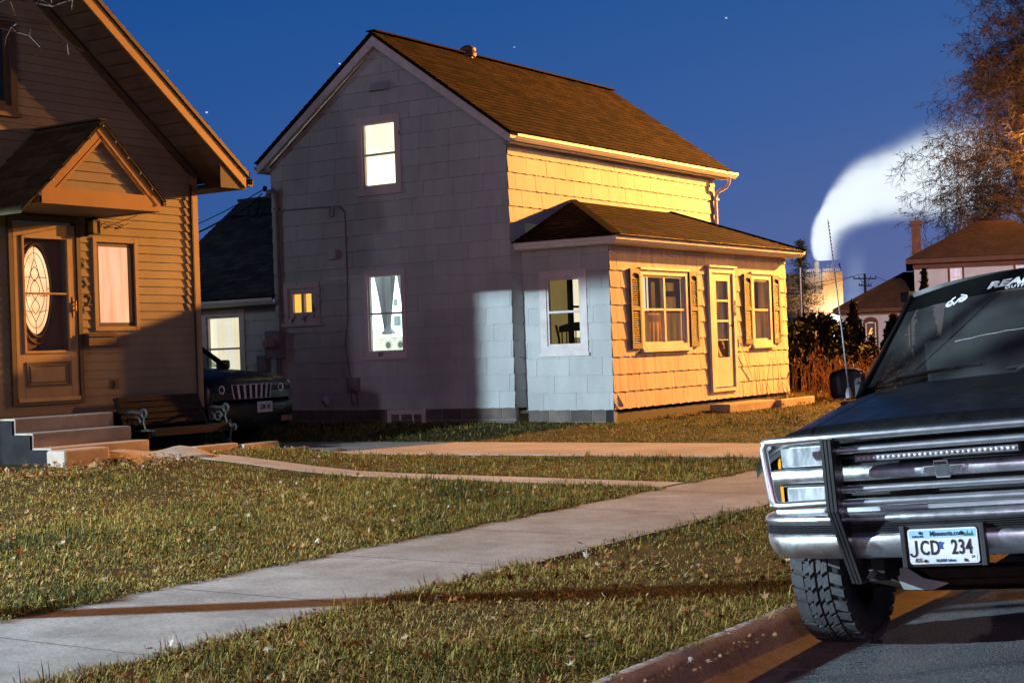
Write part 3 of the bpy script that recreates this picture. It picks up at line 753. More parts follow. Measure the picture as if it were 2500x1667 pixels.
def light_string():
    root = thing('string_lights', 'string of small unlit bulbs stapled round the peaked door hood', 'string lights', (-13.76, 12.37, 3.5), None)
    pts = []; cy0 = 12.37
    for k in range(10): pts.append((-13.735, 11.42+.95*k/10, 3.47+.86*k/10 + .012*(k%2)))
    for k in range(11): pts.append((-13.735, cy0+.92*k/10, 4.33-.86*k/10 + .012*(k%2)))
    mb = MB(); mb.tube(pts, .006, 5)
    sag = [(-13.9, 13.0, 3.31), (-14.4,13.15,3.27), (-14.9, 13.25, 3.34)]; mb.tube(sag, .004, 5)
    sag2 = [(-14.90, 13.25+.09*k, 3.33 - .035*math.sin(k*1.6)**2) for k in range(7)]; mb.tube(sag2, .004, 5)
    mesh_obj('wire', mb, M['cable'], root)
    for p in pts[::2] + sag2[1::2]:
        q = MB(); q.lathe([(.004,0),(.009,-.012),(.008,-.03),(0,-.036)], p, 'z', 6); mesh_obj('bulb', q, M['bulb'], root)
light_string()

def steps():
    root = thing('front_steps', 'three concrete front steps with a pale left edge, below the storm door', 'steps', (-14.3, 12.2, gz(-14, 12.2)))
    for x1, z1, z0 in ((-14.33, .95, .3), (-14.03, .785, .3), (-13.73, .62, .3)):
        mb = MB(); mb.box(-14.915 if x1 < -14.3 else x1-.32, x1, 11.45, 12.92, z0, z1); mesh_obj('step', mb, M['concrete_tan'], root, bevel=.015)
    mb = MB()
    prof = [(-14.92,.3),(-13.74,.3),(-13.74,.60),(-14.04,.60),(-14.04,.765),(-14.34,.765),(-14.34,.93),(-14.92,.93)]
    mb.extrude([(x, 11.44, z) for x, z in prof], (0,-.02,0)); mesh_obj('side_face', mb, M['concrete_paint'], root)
    mb = MB(); mb.box(-13.66, -13.36, 11.32, 11.98, .3, .605); o = mesh_obj('stone_block', mb, M['concrete_tan'], None, bevel=.03); tag(o, 'rough tan stone block sunk in leaves at the left foot of the steps', 'stone block')
    mb = MB()
    def fn(u, v):
        x = -13.62+.62*v*(1-.15*math.sin(u*5)); y = 12.05+1.25*u; return (x, y, .515 + .03*math.sin(u*7+v*3) - .10*v - .10*max(0, u-.9))
    mb.grid(fn, 10, 5); mb.grid(lambda u, v: (fn(u,1)[0], fn(u,1)[1], fn(u,1)[2]-.16*v), 10, 1); mb.grid(lambda u, v: (fn(1,u)[0], fn(1,u)[1], fn(1,u)[2]-.16*v), 4, 1)
    o = mesh_obj('stone_slab', mb, M['concrete_tan'], None); tag(o, 'tilted broken concrete slab lying before the bottom step', 'slab')
steps()

def edging():
    for (y0, y1, x) in ((13.42, 14.15, -13.55), (14.2, 14.85, -13.5), (14.9, 15.35, -13.42)):
        mb = MB(); z = gz(x, (y0+y1)/2)
        mb.box(x-.06, x+.09, y0, y1, z-.05, z+.07)
        o = mesh_obj('edging_stone', mb, M['concrete_tan'], None, bevel=.015)
        tag(o, {13.42:'low tan edging stone in front of the bench', 14.2:'low tan edging stone before the right end of the bench', 14.9:'low tan edging stone near the corner by the driveway'}[y0], 'edging stone', 'edging stones along the flower bed')
    mb = MB(); mb.lathe([(0,.05),(.30,.045),(.335,.03),(.335,-.02)], (-13.55, 15.75, gz(-13.55,15.75)), 'z', 20)
    o = mesh_obj('round_lid', mb, M['concrete'], None); tag(o, 'round grey concrete lid lying flat before the black SUV', 'round lid')
edging()

def bench():
    gx = .34
    root = thing('garden_bench', 'dark wooden garden bench with scrolled iron ends against the tan wall', 'bench', (-14.45, 14.0, gx))
    y0, y1 = 13.33, 14.72
    mb = MB()
    for k in range(4): mb.bar((-14.20-.095*k, y0, .705-.008*k), (-14.20-.095*k, y1, .705-.008*k), .08, .022, (0,0,1), .3+.15*k)
    mb.box(-14.165, -14.15, y0, y1, .62, .70)
    mesh_obj('seat', mb, M['wood_dark'], root)
    mb = MB()
    for k in range(5): mb.bar((-14.60-.03*k, y0, .78+.075*k), (-14.60-.03*k, y1, .78+.075*k), .018, .066, (-.37,0,1), .3+.1*k)
    mesh_obj('backrest', mb, M['wood_dark'], root)
    for y in (y0-.02, y1+.02):
        mb = MB()
        sp = lambda cx, cz, r0, a0, a1, k=1.: [(cx+r0*(1-.55*i/14*k)*math.cos(a0+(a1-a0)*i/14), y, cz+r0*(1-.55*i/14*k)*math.sin(a0+(a1-a0)*i/14)) for i in range(15)]
        mb.tube([(-14.12,y,gx),(-14.17,y,.5),(-14.13,y,.66),(-14.16,y,.71)], .019, 6); mb.tube([(-14.70,y,gx),(-14.62,y,.55),(-14.56,y,.70),(-14.66,y,.92),(-14.75,y,1.10)], .019, 6)
        mb.tube([(-14.08,y,.69),(-14.3,y,.69),(-14.58,y,.70)], .02, 6)
        mb.tube([(-14.64,y,.90),(-14.45,y,.93),(-14.28,y,.92)]+sp(-14.22,.905,.06,1.6,-4.2), .02, 6)
        mb.tube([(-14.20,y,.72),(-14.23,y,.80),(-14.21,y,.88)], .016, 6); mb.tube(sp(-14.36,.80,.075,0,7), .013, 6); mb.tube(sp(-14.48,.80,.06,3,-4), .013, 6)
        mb.tube(sp(-14.08,.655,.045,1.6,-4), .013, 6); mb.tube([(-14.17,y,.5),(-14.4,y,.42),(-14.64,y,.52)], .013, 6)
        mesh_obj('iron_end', mb, M['iron'], root, 'flat')
bench()

# ================================================================== MIDDLE HOUSE
def middle_house():
    XF, YG, YE, XL = -13.56, 20.65, 28.24, -18.63
    root = thing('white_house', 'pale shingle-sided two storey house with brown roof and lit windows, in the middle', 'house', (-15.5, 24, gz(-14, 24)))
    Pg = lambda s, z, o: (s, YG-o, z); Pf = lambda s, z, o: (XF+o, s, z)
    RX, ZR, XE, ZE, YO0, YO1 = -16.1, 6.99, -13.38, 5.03, 20.49, 28.68
    sl = (ZR-ZE)/(XE-RX)
    def fg(z):
        if z <= 4.93: return (XL, XF)
        d = (z-4.93)/sl; return (XL+d*.99, XF-d*1.0)
    ops = [(-16.5,-15.79,4.38,5.53), (-16.5,-15.76,1.58,2.90), (-18.31,-17.67,2.21,2.78)]
    mb = MB(); siding(mb, Pg, .612, 6.85, .2715, Lim(fg, 4.93), ops, .018, .61, .006, .007, -7)
    g = mesh_obj('gable_wall', mb, M['mint_siding'], root, fixn=False)
    mb = MB(); siding(mb, Pf, .61, 4.98, .2715, lambda z: (YG, YE), [(21.1,27.75,.0,3.6)], .018, .61, .009, .007, -7)
    mesh_obj('front_wall', mb, M['mint_siding'], root, fixn=False)
    mb = MB(); mb.box(XL, XL+.1, YG+.02, YE, .3, 4.9); mb.box(XL+.1, XF-.02, YE-.1, YE, .3, 4.9); mb.extrude([(XL,YE,4.9),(XF,YE,4.9),(RX,YE,6.75)], (0,-.05,0)); mesh_obj('rear_wall', mb, M['mint_siding'], root)
    # block foundation with mortar joints
    def blocks(P, s0, s1, z1, nm):
        mb = MB(); r = 0; z = z1
        while z > .15:
            zb = z-.19; s = s0 - (.2 if r % 2 else 0)
            while s < s1:
                a, b = max(s, s0), min(s+.395, s1)
                if b-a > .02: mb.pbox(P, a+.005, b-.005, zb+.005, z-.005, -.12, -.012+random.uniform(-.003,.003), random.random())
                s += .40
            z = zb; r += 1
        f = mesh_obj('foundation', mb, M['block'], root)
        mb = MB(); mb.pbox(P, s0, s1, .1, z1, -.11, -.022); mesh_obj('mortar', mb, M['mortar'], f)
    blocks(Pg, XL, XF-.01, .612, 'foundation')
    # roof
    mb = MB()
    for sg, xe in ((1, XE), (-1, 2*RX-XE)):
        Wd = V((-sg, 0, sl)).normalized(); L = abs(xe-RX)*math.hypot(1, sl)
        shingles(mb, (xe+sg*.03, YO0-.03, ZE+.02-sl*.03), (0,1,0), Wd, YO1-YO0+.06, L+.03, None, .135, .3, .011)
        q = [(xe, YO0, ZE-.02), (RX, YO0, ZR-.02), (RX, YO1, ZR-.02), (xe, YO1, ZE-.02)]
        mb.hexa([V(p)-V((0,0,.03)) for p in q] + [V(p)+V((0,0,.03)) for p in q], .3)
    mb.bar((RX, YO0-.03, ZR+.03), (RX, YO1+.03, ZR+.03), .2, .025)
    rf = mesh_obj('roof', mb, M['brown_shingle'], root)
    mb = MB(); mb.lathe([(.10,6.6),(.10,7.10),(.15,7.11),(.16,7.16),(.13,7.20),(.15,7.21),(.15,7.26),(.08,7.31),(0,7.32)], (-16.08, 23.3, -.14), 'z', 14); mesh_obj('roof_vent', mb, pm('vent_metal', (.22,.13,.09), (.14,.08,.06), 8, .6, .3), rf, 'flat')
    # bargeboards and soffits
    for (y, dy) in ((YO0, .035), (YO1-.035, .035)):
        for sg, xe in ((1, XE), (-1, 2*RX-XE)):
            mb = MB(); mb.extrude([(xe, y, ZE-.035-.155), (RX, y, ZR-.035-.19), (RX, y, ZR-.055), (xe, y, ZE-.055)], (0,dy,0)); mesh_obj('bargeboard', mb, M['white_trim'], root)
    mb = MB()
    for sg, xe in ((1, XE), (-1, 2*RX-XE)):
        xw = XF if sg > 0 else XL
        mb.face([(xe, YO0+.03, ZE-.16), (RX, YO0+.03, ZR-.16), (RX, YG+.02, ZR-.16), (xe, YG+.02, ZE-.16)])
        mb.face([(xe, YO0+.03, ZE-.17), (xe, YO1-.03, ZE-.17), (xw-sg*.02, YO1-.03, ZE-.17), (xw-sg*.02, YO0+.03, ZE-.17)])
        mb.box(min(xe-sg*.03, xe), max(xe-sg*.03, xe), YO0+.036, YO1-.036, ZE-.18, ZE-.06)
    mesh_obj('soffit', mb, M['white_trim'], root)
    gprof = [(0,0),(.05,-.005),(.085,.03),(.095,.045),(.115,.06),(.118,.105),(.108,.105),(.103,.07),(.05,.02),(0,.02)]
    def gutter(nm, path, par, prof=gprof):
        mb = MB(); mb.sweep(prof, path); return mesh_obj(nm, mb, M['gutter_white'], par)
    gt = gutter('gutter', [((XE+.002, YO0+.05, ZE-.15), (1,0,0), (0,0,1)), ((XE+.002, 28.78, ZE-.15), (1,0,0), (0,0,1))], root)
    gutter('gutter', [((2*RX-XE-.002, YO0+.05, ZE-.15), (-1,0,0), (0,0,1)), ((2*RX-XE-.002, 28.7, ZE-.15), (-1,0,0), (0,0,1))], root)
    mb = MB(); mb.tube([(XE+.06,28.45,ZE-.14),(XE+.06,28.45,ZE-.24),(XE+.03,28.38,ZE-.34),(XF+.08,28.25,ZE-.44),(XF+.05,28.20,ZE-.54),(XF+.05,28.19,ZE-.7),(XF+.05,28.19,3.3)], .038, 8); mb.box(XF, XF+.1, 28.13, 28.25, 4.42, 4.45)
    mesh_obj('downspout', mb, M['gutter_white'], root, 'flat')
    # ---- gable windows
    fr, o = window(root, Pg, -16.61, -15.69, 4.30, 5.60, .10, 'peeling_trim', 'white_trim', .50, label='upstairs sash window glowing cream behind a shade and a half-drawn blind')
    room(fr, Pg, o, M['lit_cream'], .35)
    blind(fr, Pg, o[0]-.02, o[1]+.02, o[2]-.05, o[2]+.62, M['lit_blind'], -.12, .022)
    fr, o = window(root, Pg, -16.575, -15.685, 1.50, 2.975, .075, 'peeling_trim', 'white_trim', .50, label='ground floor sash window, bright white room with a dark tied curtain')
    room(fr, Pg, o, M['lit_cool'], 1.35, 1.1)
    cx = -16.10
    cx = -16.26
    def tp(v):   # the curtain is gathered towards its tie
        q = max(0., min(1., v)); ww = .055 + .22*q**1.25
        return (cx-.02-ww*.95, cx+.02+ww*.75)
    curtain(fr, Pg, 0, 1, 1.90, 2.95, M['grey_curtain'], -.20, 4, .022, tp)
    mb = MB(); mb.lathe([(.03,2.0),(.06,1.95),(.13,1.88),(.13,1.86),(.05,1.85)], (cx, YG+.22, .03), 'z', 12); mesh_obj('curtain_tie', mb, M['grey_curtain'], fr)
    curtain(fr, Pg, 0, 1, 2.25, 2.95, M['grey_curtain'], -.20, 2, .02, lambda v: (-15.96-.10*v**1.5+.02, -15.80))
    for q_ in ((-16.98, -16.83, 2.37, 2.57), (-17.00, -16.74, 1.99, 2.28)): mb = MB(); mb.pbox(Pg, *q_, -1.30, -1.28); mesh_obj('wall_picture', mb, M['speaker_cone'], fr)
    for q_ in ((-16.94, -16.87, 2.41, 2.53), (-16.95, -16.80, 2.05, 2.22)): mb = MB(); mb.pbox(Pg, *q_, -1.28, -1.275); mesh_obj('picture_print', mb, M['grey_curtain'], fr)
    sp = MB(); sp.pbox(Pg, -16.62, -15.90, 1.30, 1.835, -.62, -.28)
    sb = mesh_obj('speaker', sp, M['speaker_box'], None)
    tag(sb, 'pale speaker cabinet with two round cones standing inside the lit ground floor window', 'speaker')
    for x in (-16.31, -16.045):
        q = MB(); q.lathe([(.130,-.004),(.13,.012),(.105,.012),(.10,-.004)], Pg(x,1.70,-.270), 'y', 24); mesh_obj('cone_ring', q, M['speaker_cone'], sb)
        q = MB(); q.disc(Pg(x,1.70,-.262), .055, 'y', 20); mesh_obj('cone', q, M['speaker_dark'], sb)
    fr, o = window(root, Pg, -18.41, -17.575, 2.135, 2.86, .10, 'peeling_trim', 'peeling_trim', 0, mull=(-17.97,), sw=.10, label='small square two-pane window glowing amber')
    curtain(fr, Pg, o[0]-.25, o[1]+.05, o[2]-.1, o[3]+.1, M['lit_amber'], -.14, 4, .006)
    # basement window in the foundation
    mb = MB(); mb.pframe(Pg, -16.17, -15.37, .26, .595, .075, -.10, .012); bw = mesh_obj('basement_window', mb, M['peeling_trim'], root)
    for q_ in (-15.93, -15.66): mb = MB(); mb.pbox(Pg, q_, q_+.04, .26, .52, -.08, -.01); mesh_obj('mullion', mb, M['white_trim'], bw)
    mb = MB(); mb.face([Pg(-16.1,.25,-.05),Pg(-15.43,.25,-.05),Pg(-15.43,.54,-.05),Pg(-16.1,.54,-.05)]); mesh_obj('pane', mb, M['glass'], bw)
    mb = MB(); mb.pbox(Pg, -16.1, -15.43, .2, .54, -.3, -.12); mesh_obj('backing', mb, M['silhouette'], bw)
    # ---- fixtures on the gable
    mb = MB(); mb.extrude([Pg(-16.25,6.16,.01),Pg(-15.86,6.16,.01),Pg(-15.86,6.02,.13),Pg(-16.25,6.02,.13)], (0,0,.012)); mb.extrude([Pg(-16.25,6.16,.01),Pg(-16.25,6.02,.13),Pg(-16.25,6.02,.01)], (.01,0,0)); mb.extrude([Pg(-15.87,6.16,.01),Pg(-15.87,6.02,.13),Pg(-15.87,6.02,.01)], (.01,0,0)); mesh_obj('gable_vent', mb, M['mint_siding'], root)
    mb = MB(); mb.tube([Pg(-18.62,4.42,.12),Pg(-18.58,4.50,.12),Pg(-18.51,4.52,.09),Pg(-18.47,4.46,.06),Pg(-18.47,4.3,.05),Pg(-18.47,2.03,.05)], [.05,.05,.05,.045,.032,.032], 10)
    for z in (4.2,3.0,2.3): mb.pbox(Pg, -18.53, -18.41, z-.012, z+.012, 0, .085)
    mesh_obj('service_conduit', mb, M['meter_grey'], root, 'flat')
    mb = MB(); mb.pbox(Pg, -18.76, -18.40, 1.53, 2.03, .01, .17); mt = mesh_obj('meter_box', mb, M['meter_grey'], root, bevel=.012)
    mb = MB(); mb.lathe([(.105,.17),(.105,.20),(.085,.21),(.085,.28),(.07,.30),(0,.305)], (-18.63, YG, 1.80), 'y', 20); 
    for i in range(len(mb.v)): x, y, z = mb.v[i]; mb.v[i] = (x, 2*YG-y, z)
    mesh_obj('meter_dial', mb, pm('meter_glass', (.40,.36,.33), (.25,.22,.2), 9, .2), mt, 'flat')
    mb = MB(); mb.pbox(Pg, -18.98, -18.76, 1.30, 1.60, .01, .16); mesh_obj('junction_box', mb, M['meter_grey'], root, bevel=.01)
    mb = MB()
    for x in (-18.93,-18.87,-18.82): mb.tube([Pg(x,1.31,.08),Pg(x+.01,1.15,.07),Pg(x+.03,.95,.05)], .012, 6)
    mb.tube([Pg(-18.52,1.55,.07),Pg(-18.53,1.2,.06),Pg(-18.56,.6,.05)], .045, 8); mesh_obj('lower_conduit', mb, M['meter_grey'], root, 'flat')
    mb = MB(); mb.tube([Pg(-18.47,4.17,.02),Pg(-17.35,4.14,.03),Pg(-17.26,4.14,.03),Pg(-17.25,3.98,.05),Pg(-17.20,3.95,.06),Pg(-17.16,3.99,.05),Pg(-17.15,4.13,.03),Pg(-17.05,4.12,.02),Pg(-16.94,4.02,.02)], .012, 6)
    mb.tube([Pg(-16.94,4.02,.02),Pg(-16.935,3.0,.02),Pg(-16.95,2.2,.025),Pg(-17.02,1.75,.03),Pg(-16.99,1.5,.03),Pg(-16.93,1.2,.03),Pg(-16.91,1.03,.03)], .010, 6); mesh_obj('wall_cable', mb, M['meter_grey'], root)
    mb = MB(); mb.pbox(Pg, -17.31, -17.14, 3.22, 3.40, .01, .09); mesh_obj('vent_hood', mb, M['mint_siding'], root, bevel=.015)
    mb = MB(); mb.pbox(Pg, -16.93, -16.73, .92, 1.16, .01, .12); mb.tube([Pg(-16.90,.93,.05),Pg(-16.90,.72,.05),Pg(-16.87,.68,.05),Pg(-16.84,.74,.05)], .012, 6); mb.tube([Pg(-16.78,.93,.05),Pg(-16.77,.62,.04)], .012, 6); mesh_obj('telephone_box', mb, M['meter_grey'], root)
    mb = MB(); mb.tube([Pg(-17.52,.80,.01),Pg(-17.48,.81,.10),Pg(-17.40,.78,.14),Pg(-17.34,.72,.15)], [.05,.055,.055,.05], 10); mesh_obj('dryer_vent', mb, M['white_trim'], root, 'flat')
    # ---- enclosed porch
    XP, YP, YQ = -11.93, 20.98, 27.87
    Ps = lambda s, z, o: (s, YP-o, z); Pp = lambda s, z, o: (XP+o, s, z)
    mb = MB(); siding(mb, Ps, .55, 3.22, .2745, lambda z: (XF+.005, XP), [(-13.13,-12.44,1.54,2.69)], .017, .61, .006, .006, -7); mesh_obj('porch_wall', mb, M['mint_siding'], root, fixn=False)
    pops = [(22.0,23.57,1.53,2.69), (24.5,25.42,.70,2.82), (26.29,27.05,1.52,2.72)]
    mb = MB(); siding(mb, Pp, .55, 3.22, .2745, lambda z: (YP, YQ), pops, .015, .405, .012, .005, -4)
    pw = mesh_obj('porch_front_wall', mb, M['porch_siding'], root, fixn=False); pw['label'] = 'porch front of wavy edged tan shingles'
    mb = MB(); mb.box(XF+.02, XP-.02, YQ-.1, YQ, .3, 3.2); mb.box(XF-.15, XP-.03, YP+.03, YQ-.11, .50, .54); mesh_obj('porch_end_wall', mb, M['porch_siding'], root)
    mb = MB(); mb.extrude([Pp(21.02,.80,.03),Pp(21.18,.62,.05),Pp(21.20,.575,.03),Pp(21.0,.60,.02)], (.006,0,0)); mesh_obj('loose_shingle', mb, M['porch_siding'], pw)
    blocks(Ps, XF+.02, XP-.01, .55, 'foundation')
    mb = MB(); mb.box(XP-.15, XP-.03, YP, YQ, .2, .545); mesh_obj('porch_footing', mb, M['silhouette'], root)
    # hip roof
    A0 = V((XF+.02, 20.68, 3.265)); A1 = V((-11.62, 20.68, 3.265)); B1 = V((-11.62, 28.17, 3.265)); B0 = V((XF+.02, 28.17, 3.265)); R0 = V((XF+.02, 22.62, 4.06)); R1 = V((XF+.02, 26.23, 4.06))
    mb = MB()
    Wf = (R0 - V((A1.x, R0.y, A1.z))).normalized(); Lf = (R0 - V((A1.x, R0.y, A1.z))).length
    shingles(mb, A1+V((.03,0,-.01)), (0,1,0), Wf, 7.5, Lf+.02, lambda z: ((R0.y-A1.y)*min(1,z/Lf), (B1.y-A1.y)-(B1.y-R1.y)*min(1,z/Lf)), .135, .3, .011)
    Wl = (R0 - V((R0.x, A0.y, A0.z))).normalized(); Ll = (R0 - V((R0.x, A0.y, A0.z))).length
    shingles(mb, A0+V((0,-.02,-.01)), (1,0,0), Wl, 2, Ll+.01, lambda z: (0, (A1.x-A0.x)*(1-min(1,z/Ll))), .135, .3, .011)
    Wr = (R1 - V((R1.x, B0.y, B0.z))).normalized(); Lr = (R1 - V((R1.x, B0.y, B0.z))).length
    shingles(mb, B0+V((0,.02,-.01)), (1,0,0), Wr, 2, Lr+.01, lambda z: (0, (B1.x-B0.x)*(1-min(1,z/Lr))), .135, .3, .011)
    d = V((0,0,-.03)); mb.face([A0+d,A1+d,R0+d]); mb.face([A1+d,B1+d,R1+d,R0+d]); mb.face([B1+d,B0+d,R1+d])
    mb.bar(A1+V((0,0,.015)), R0+V((0,0,.015)), .14, .02); mb.bar(B1+V((0,0,.015)), R1+V((0,0,.015)), .14, .02)
    mesh_obj('porch_roof', mb, M['brown_shingle'], root, fixn=False)
    pg = [(-.30,0),(.0,0),(.03,.005),(.05,.03),(.055,.05),(.085,.06),(.09,.115),(.08,.115),(.0,.10),(-.30,.03)]
    e = .05
    pth = [((XF+.03, 20.72+e, 3.14), (0,-1,0), (0,0,1)), ((-11.66-e, 20.72+e, 3.14), (1,-1,0), (0,0,1)), ((-11.66-e, 28.13-e, 3.14), (1,1,0), (0,0,1)), ((XF+.03, 28.13-e, 3.14), (0,1,0), (0,0,1))]
    mb = MB(); mb.sweep(pg, pth); pe = mesh_obj('porch_gutter', mb, M['gutter_white'], root)
    mb = MB(); mb.box(-11.66-.02, -11.66+.02, 20.7, 28.1, 3.252, 3.285); mesh_obj('snow_strip', mb, M['white_trim'], pe)
    # porch side window, looking through the porch
    fr, o = window(root, Ps, -13.225, -12.345, 1.455, 2.785, .125, 'white_trim', 'white_trim', .50, sw=.03, label='porch side window showing an olive wall, a bright blind and a chair')
    mb = MB(); mb.face([(XF+.03,YP+.1,.6),(XF+.03,24.0,.6),(XF+.03,24.0,3.1),(XF+.03,YP+.1,3.1)]); mesh_obj('inner_wall', mb, M['lit_olive'], fr)
    blind(fr, lambda s, z, o: (XF+.07+o, s, z), 22.40, 23.3, 1.72, 3.05, M['lit_blind'], 0, .028)
    mb = MB(); mb.box(XF+.04, XF+.10, 22.30, 22.40, .9, 3.1); mb.box(XF+.08, XF+.12, 22.40, 23.3, 2.22, 2.26); mesh_obj('inner_frame', mb, M['silhouette'], fr)
    # porch front: double window, shutters, door, single window
    fr, o = window(root, Pp, 21.94, 23.625, 1.475, 2.775, .085, 'door_white', 'door_white', .50, mull=(22.78,), sill=True, head=True, label='double sash window between the first pair of shutters')
    curtain(fr, Pp, o[0], o[1]+.45, o[2], 2.08, M['dim_curtain'], -.14, 14, .012)
    for q_ in ((22.22, 22.36, 2.1, 2.7, -.13, -.12), (22.42, 22.46, 2.1, 2.7, -.13, -.12), (23.62, 23.68, 1.6, 2.68, -.12, -.11)): mb = MB(); mb.pbox(Pp, *q_); mesh_obj('blind_edge', mb, M['lit_cream'], fr)
    for q_ in ((23.40, 23.70, 2.46, 2.60, -.32, -.28), (23.42, 23.75, 2.12, 2.36, -.32, -.28), (22.9, 23.0, 2.1, 2.6, -.3, -.28)): mb = MB(); mb.pbox(Pp, *q_); mesh_obj('shelf_clutter', mb, M['dim_curtain'], fr)
    room(fr, Pp, (o[0],o[1],o[2],o[3]), M['dim_room'], .45, .80)
    fr, o = window(root, Pp, 26.22, 27.125, 1.465, 2.80, .10, 'door_white', 'door_white', .50, head=True, label='single sash window right of the porch door')
    curtain(fr, Pp, o[0], o[1]+.4, o[2], 2.10, M['dim_curtain'], -.13, 8, .012); curtain(fr, Pp, 26.86, o[1]+.4, 2.1, o[3], M['dim_curtain'], -.13, 4, .02)
    room(fr, Pp, o, M['dim_room'], .40, .62)
    for (s0, s1, z0, z1) in ((21.575,21.905,1.49,2.78), (23.66,23.97,1.49,2.78), (25.87,26.19,1.50,2.79), (27.155,27.47,1.50,2.79)):
        mb = MB(); zm = z0+(z1-z0)*.50; wv = .045
        mb.pbox(Pp, s0, s0+wv, z0, z1, .012, .05); mb.pbox(Pp, s1-wv, s1, z0, z1, .012, .05)
        for a, b in ((z0, z0+.09), (zm-.03, zm+.03), (z1-.07, z1)): mb.pbox(Pp, s0+wv, s1-wv, a, b, .012, .049)
        mb.pbox(Pp, s0+wv, s1-wv, z0+.05, z1-.05, .012, .02)
        n = 6; c0 = (s0+s1)/2; hw = (s1-s0)/2-wv
        mb.extrude([Pp(s0+wv,z1-.07,.02)] + [Pp(c0-hw*math.cos(math.pi*k/n), z1-.12+.05*math.sin(math.pi*k/n), .02) for k in range(n+1)] + [Pp(s1-wv,z1-.07,.02)], (.028,0,0))
        sh = mesh_obj('shutter', mb, M['shutter'], root)
        mb = MB()
        for a, b in ((z0+.10, zm-.035), (zm+.035, z1-.125)):
            z = a
            while z < b-.02: mb.face([Pp(s0+wv,z,.047),Pp(s1-wv,z,.047),Pp(s1-wv,z+.03,.022),Pp(s0+wv,z+.03,.022)]); mb.face([Pp(s0+wv,z,.047),Pp(s1-wv,z,.047),Pp(s1-wv,z-.005,.04),Pp(s0+wv,z-.005,.04)]); z += .036
        mesh_obj('louvre', mb, M['shutter'], sh)
    mb = MB(); mb.pframe(Pp, 24.42, 25.47, .68, 2.88, .10, -.04, .055, bottom=.06); mb.pbox(Pp, 24.38, 25.51, 2.875, 2.91, -.02, .085); d = mesh_obj('porch_door', mb, M['door_white'], root); d['label'] = 'narrow white porch door with a tall glazed strip and torn screen'
    mb = MB(); a0, a1, b0, b1, g0, g1, h0, h1 = 24.55, 25.35, .76, 2.79, 24.71, 25.20, 1.28, 2.64
    mb.pbox(Pp, a0, g0, b0, b1, -.01, .03); mb.pbox(Pp, g1, a1, b0, b1, -.01, .03); mb.pbox(Pp, g0, g1, h1, b1, -.01, .029); mb.pbox(Pp, g0, g1, b0, h0, -.01, .029)
    for z in (2.29, 1.93): mb.pbox(Pp, g0, g1, z-.018, z+.018, -.005, .028)
    mb.pbox(Pp, g0, g1, 1.585, 1.60, -.005, .02)
    mesh_obj('door_leaf', mb, M['door_white'], d)
    mb = MB(); mb.face([Pp(g0,1.6,.005),Pp(g1,1.6,.005),Pp(g1,h1,.005),Pp(g0,h1,.005)]); mesh_obj('door_pane', mb, M['glass_dirty'], d)
    mb = MB(); mb.pbox(Pp, g0-.05, g1+.05, h0-.02, h1+.05, -.16, -.10); mesh_obj('door_curtain', mb, em('door_curtain', (.30,.15,.045), (.10,.05,.015), .7, 7, (1,1,.3)), d)
    mb = MB(); mb.grid(lambda u, v: Pp(g0+.02+.34*u*(1-.25*v), h0+.02+.28*v, .0+.02*math.sin(u*6+v*4)), 6, 4); mesh_obj('torn_screen', mb, pm('torn_screen', (.30,.22,.14), (.12,.08,.05), 20, .9), d)
    mb = MB(); mb.tube([Pp(25.27,1.85,.03),Pp(25.27,1.85,.08)], .012, 6); mb.tube([Pp(25.25,1.80,.075),Pp(25.28,1.90,.08)], .012, 6); mesh_obj('handle', mb, M['black_metal'], d)
    for k, ch in enumerate('316'):
        R = Matrix.Translation(V((XP+.062, 25.425, 2.25-.095*k)) - origin(root)) @ Matrix.Rotation(rad(90), 4, 'Z') @ Matrix.Rotation(rad(90), 4, 'X')
        text_mesh('house_number', ch, .115, M['number_black'], root, R, .9, .002, .003)
    mb = MB(); mb.pbox(Pp, 25.545, 25.66, 1.545, 1.60, .01, .06); mb.pbox(Pp, 25.55, 25.655, 1.47, 1.53, .01, .05); mesh_obj('letter_slot', mb, M['white_trim'], root)
    mb = MB(); mb.tube([Pp(25.55,1.95,.03),Pp(25.58,1.75,.05),Pp(25.62,1.56,.06),Pp(25.83,1.2,.05),Pp(26.1,.86,.04)], .008, 5); mesh_obj('pull_cord', mb, M['plastic_cord'], root)
    # ---- rear wing
    YW = 20.93; Pw = lambda s, z, o: (s, YW-o, z)
    mb = MB(); siding(mb, Pw, .61, 2.56, .2715, lambda z: (-22.0, XL-.005), [(-20.6,-19.75,1.2,2.36)], .017, .61, .006, .006, -7); mesh_obj('wing_wall', mb, M['mint_siding'], root, fixn=False)
    blocks(Pw, -22.0, XL-.01, .61, 'foundation')
    mb = MB(); slw = .72; Ww = V((0,1,slw)).normalized(); Lw = 3.02*math.hypot(1,slw)
    shingles(mb, (-22.15, 20.58, 2.66), (1,0,0), Ww, 3.52, Lw, None, .14, .3, .011)
    q = [(-22.15,20.6,2.63),(-18.64,20.6,2.63),(-18.64,23.6,2.63+3.0*slw),(-22.15,23.6,2.63+3.0*slw)]; mb.hexa([V(p)-V((0,0,.05)) for p in q]+[V(p) for p in q], .3)
    q = [(-22.15,26.6,2.63),(-18.64,26.6,2.63),(-18.64,23.6,2.63+3.0*slw),(-22.15,23.6,2.63+3.0*slw)]; mb.hexa([V(p)-V((0,0,.05)) for p in q]+[V(p)+V((0,0,.02)) for p in q], .3)
    mb.box(-22.15,-18.66,23.5,23.7,4.80,4.86)
    mesh_obj('wing_roof', mb, pm('grey_shingle', (.075,.078,.082), (.05,.052,.055), 5, .95, attr=.4, fine=.4, fscale=120, bump=.3), root)
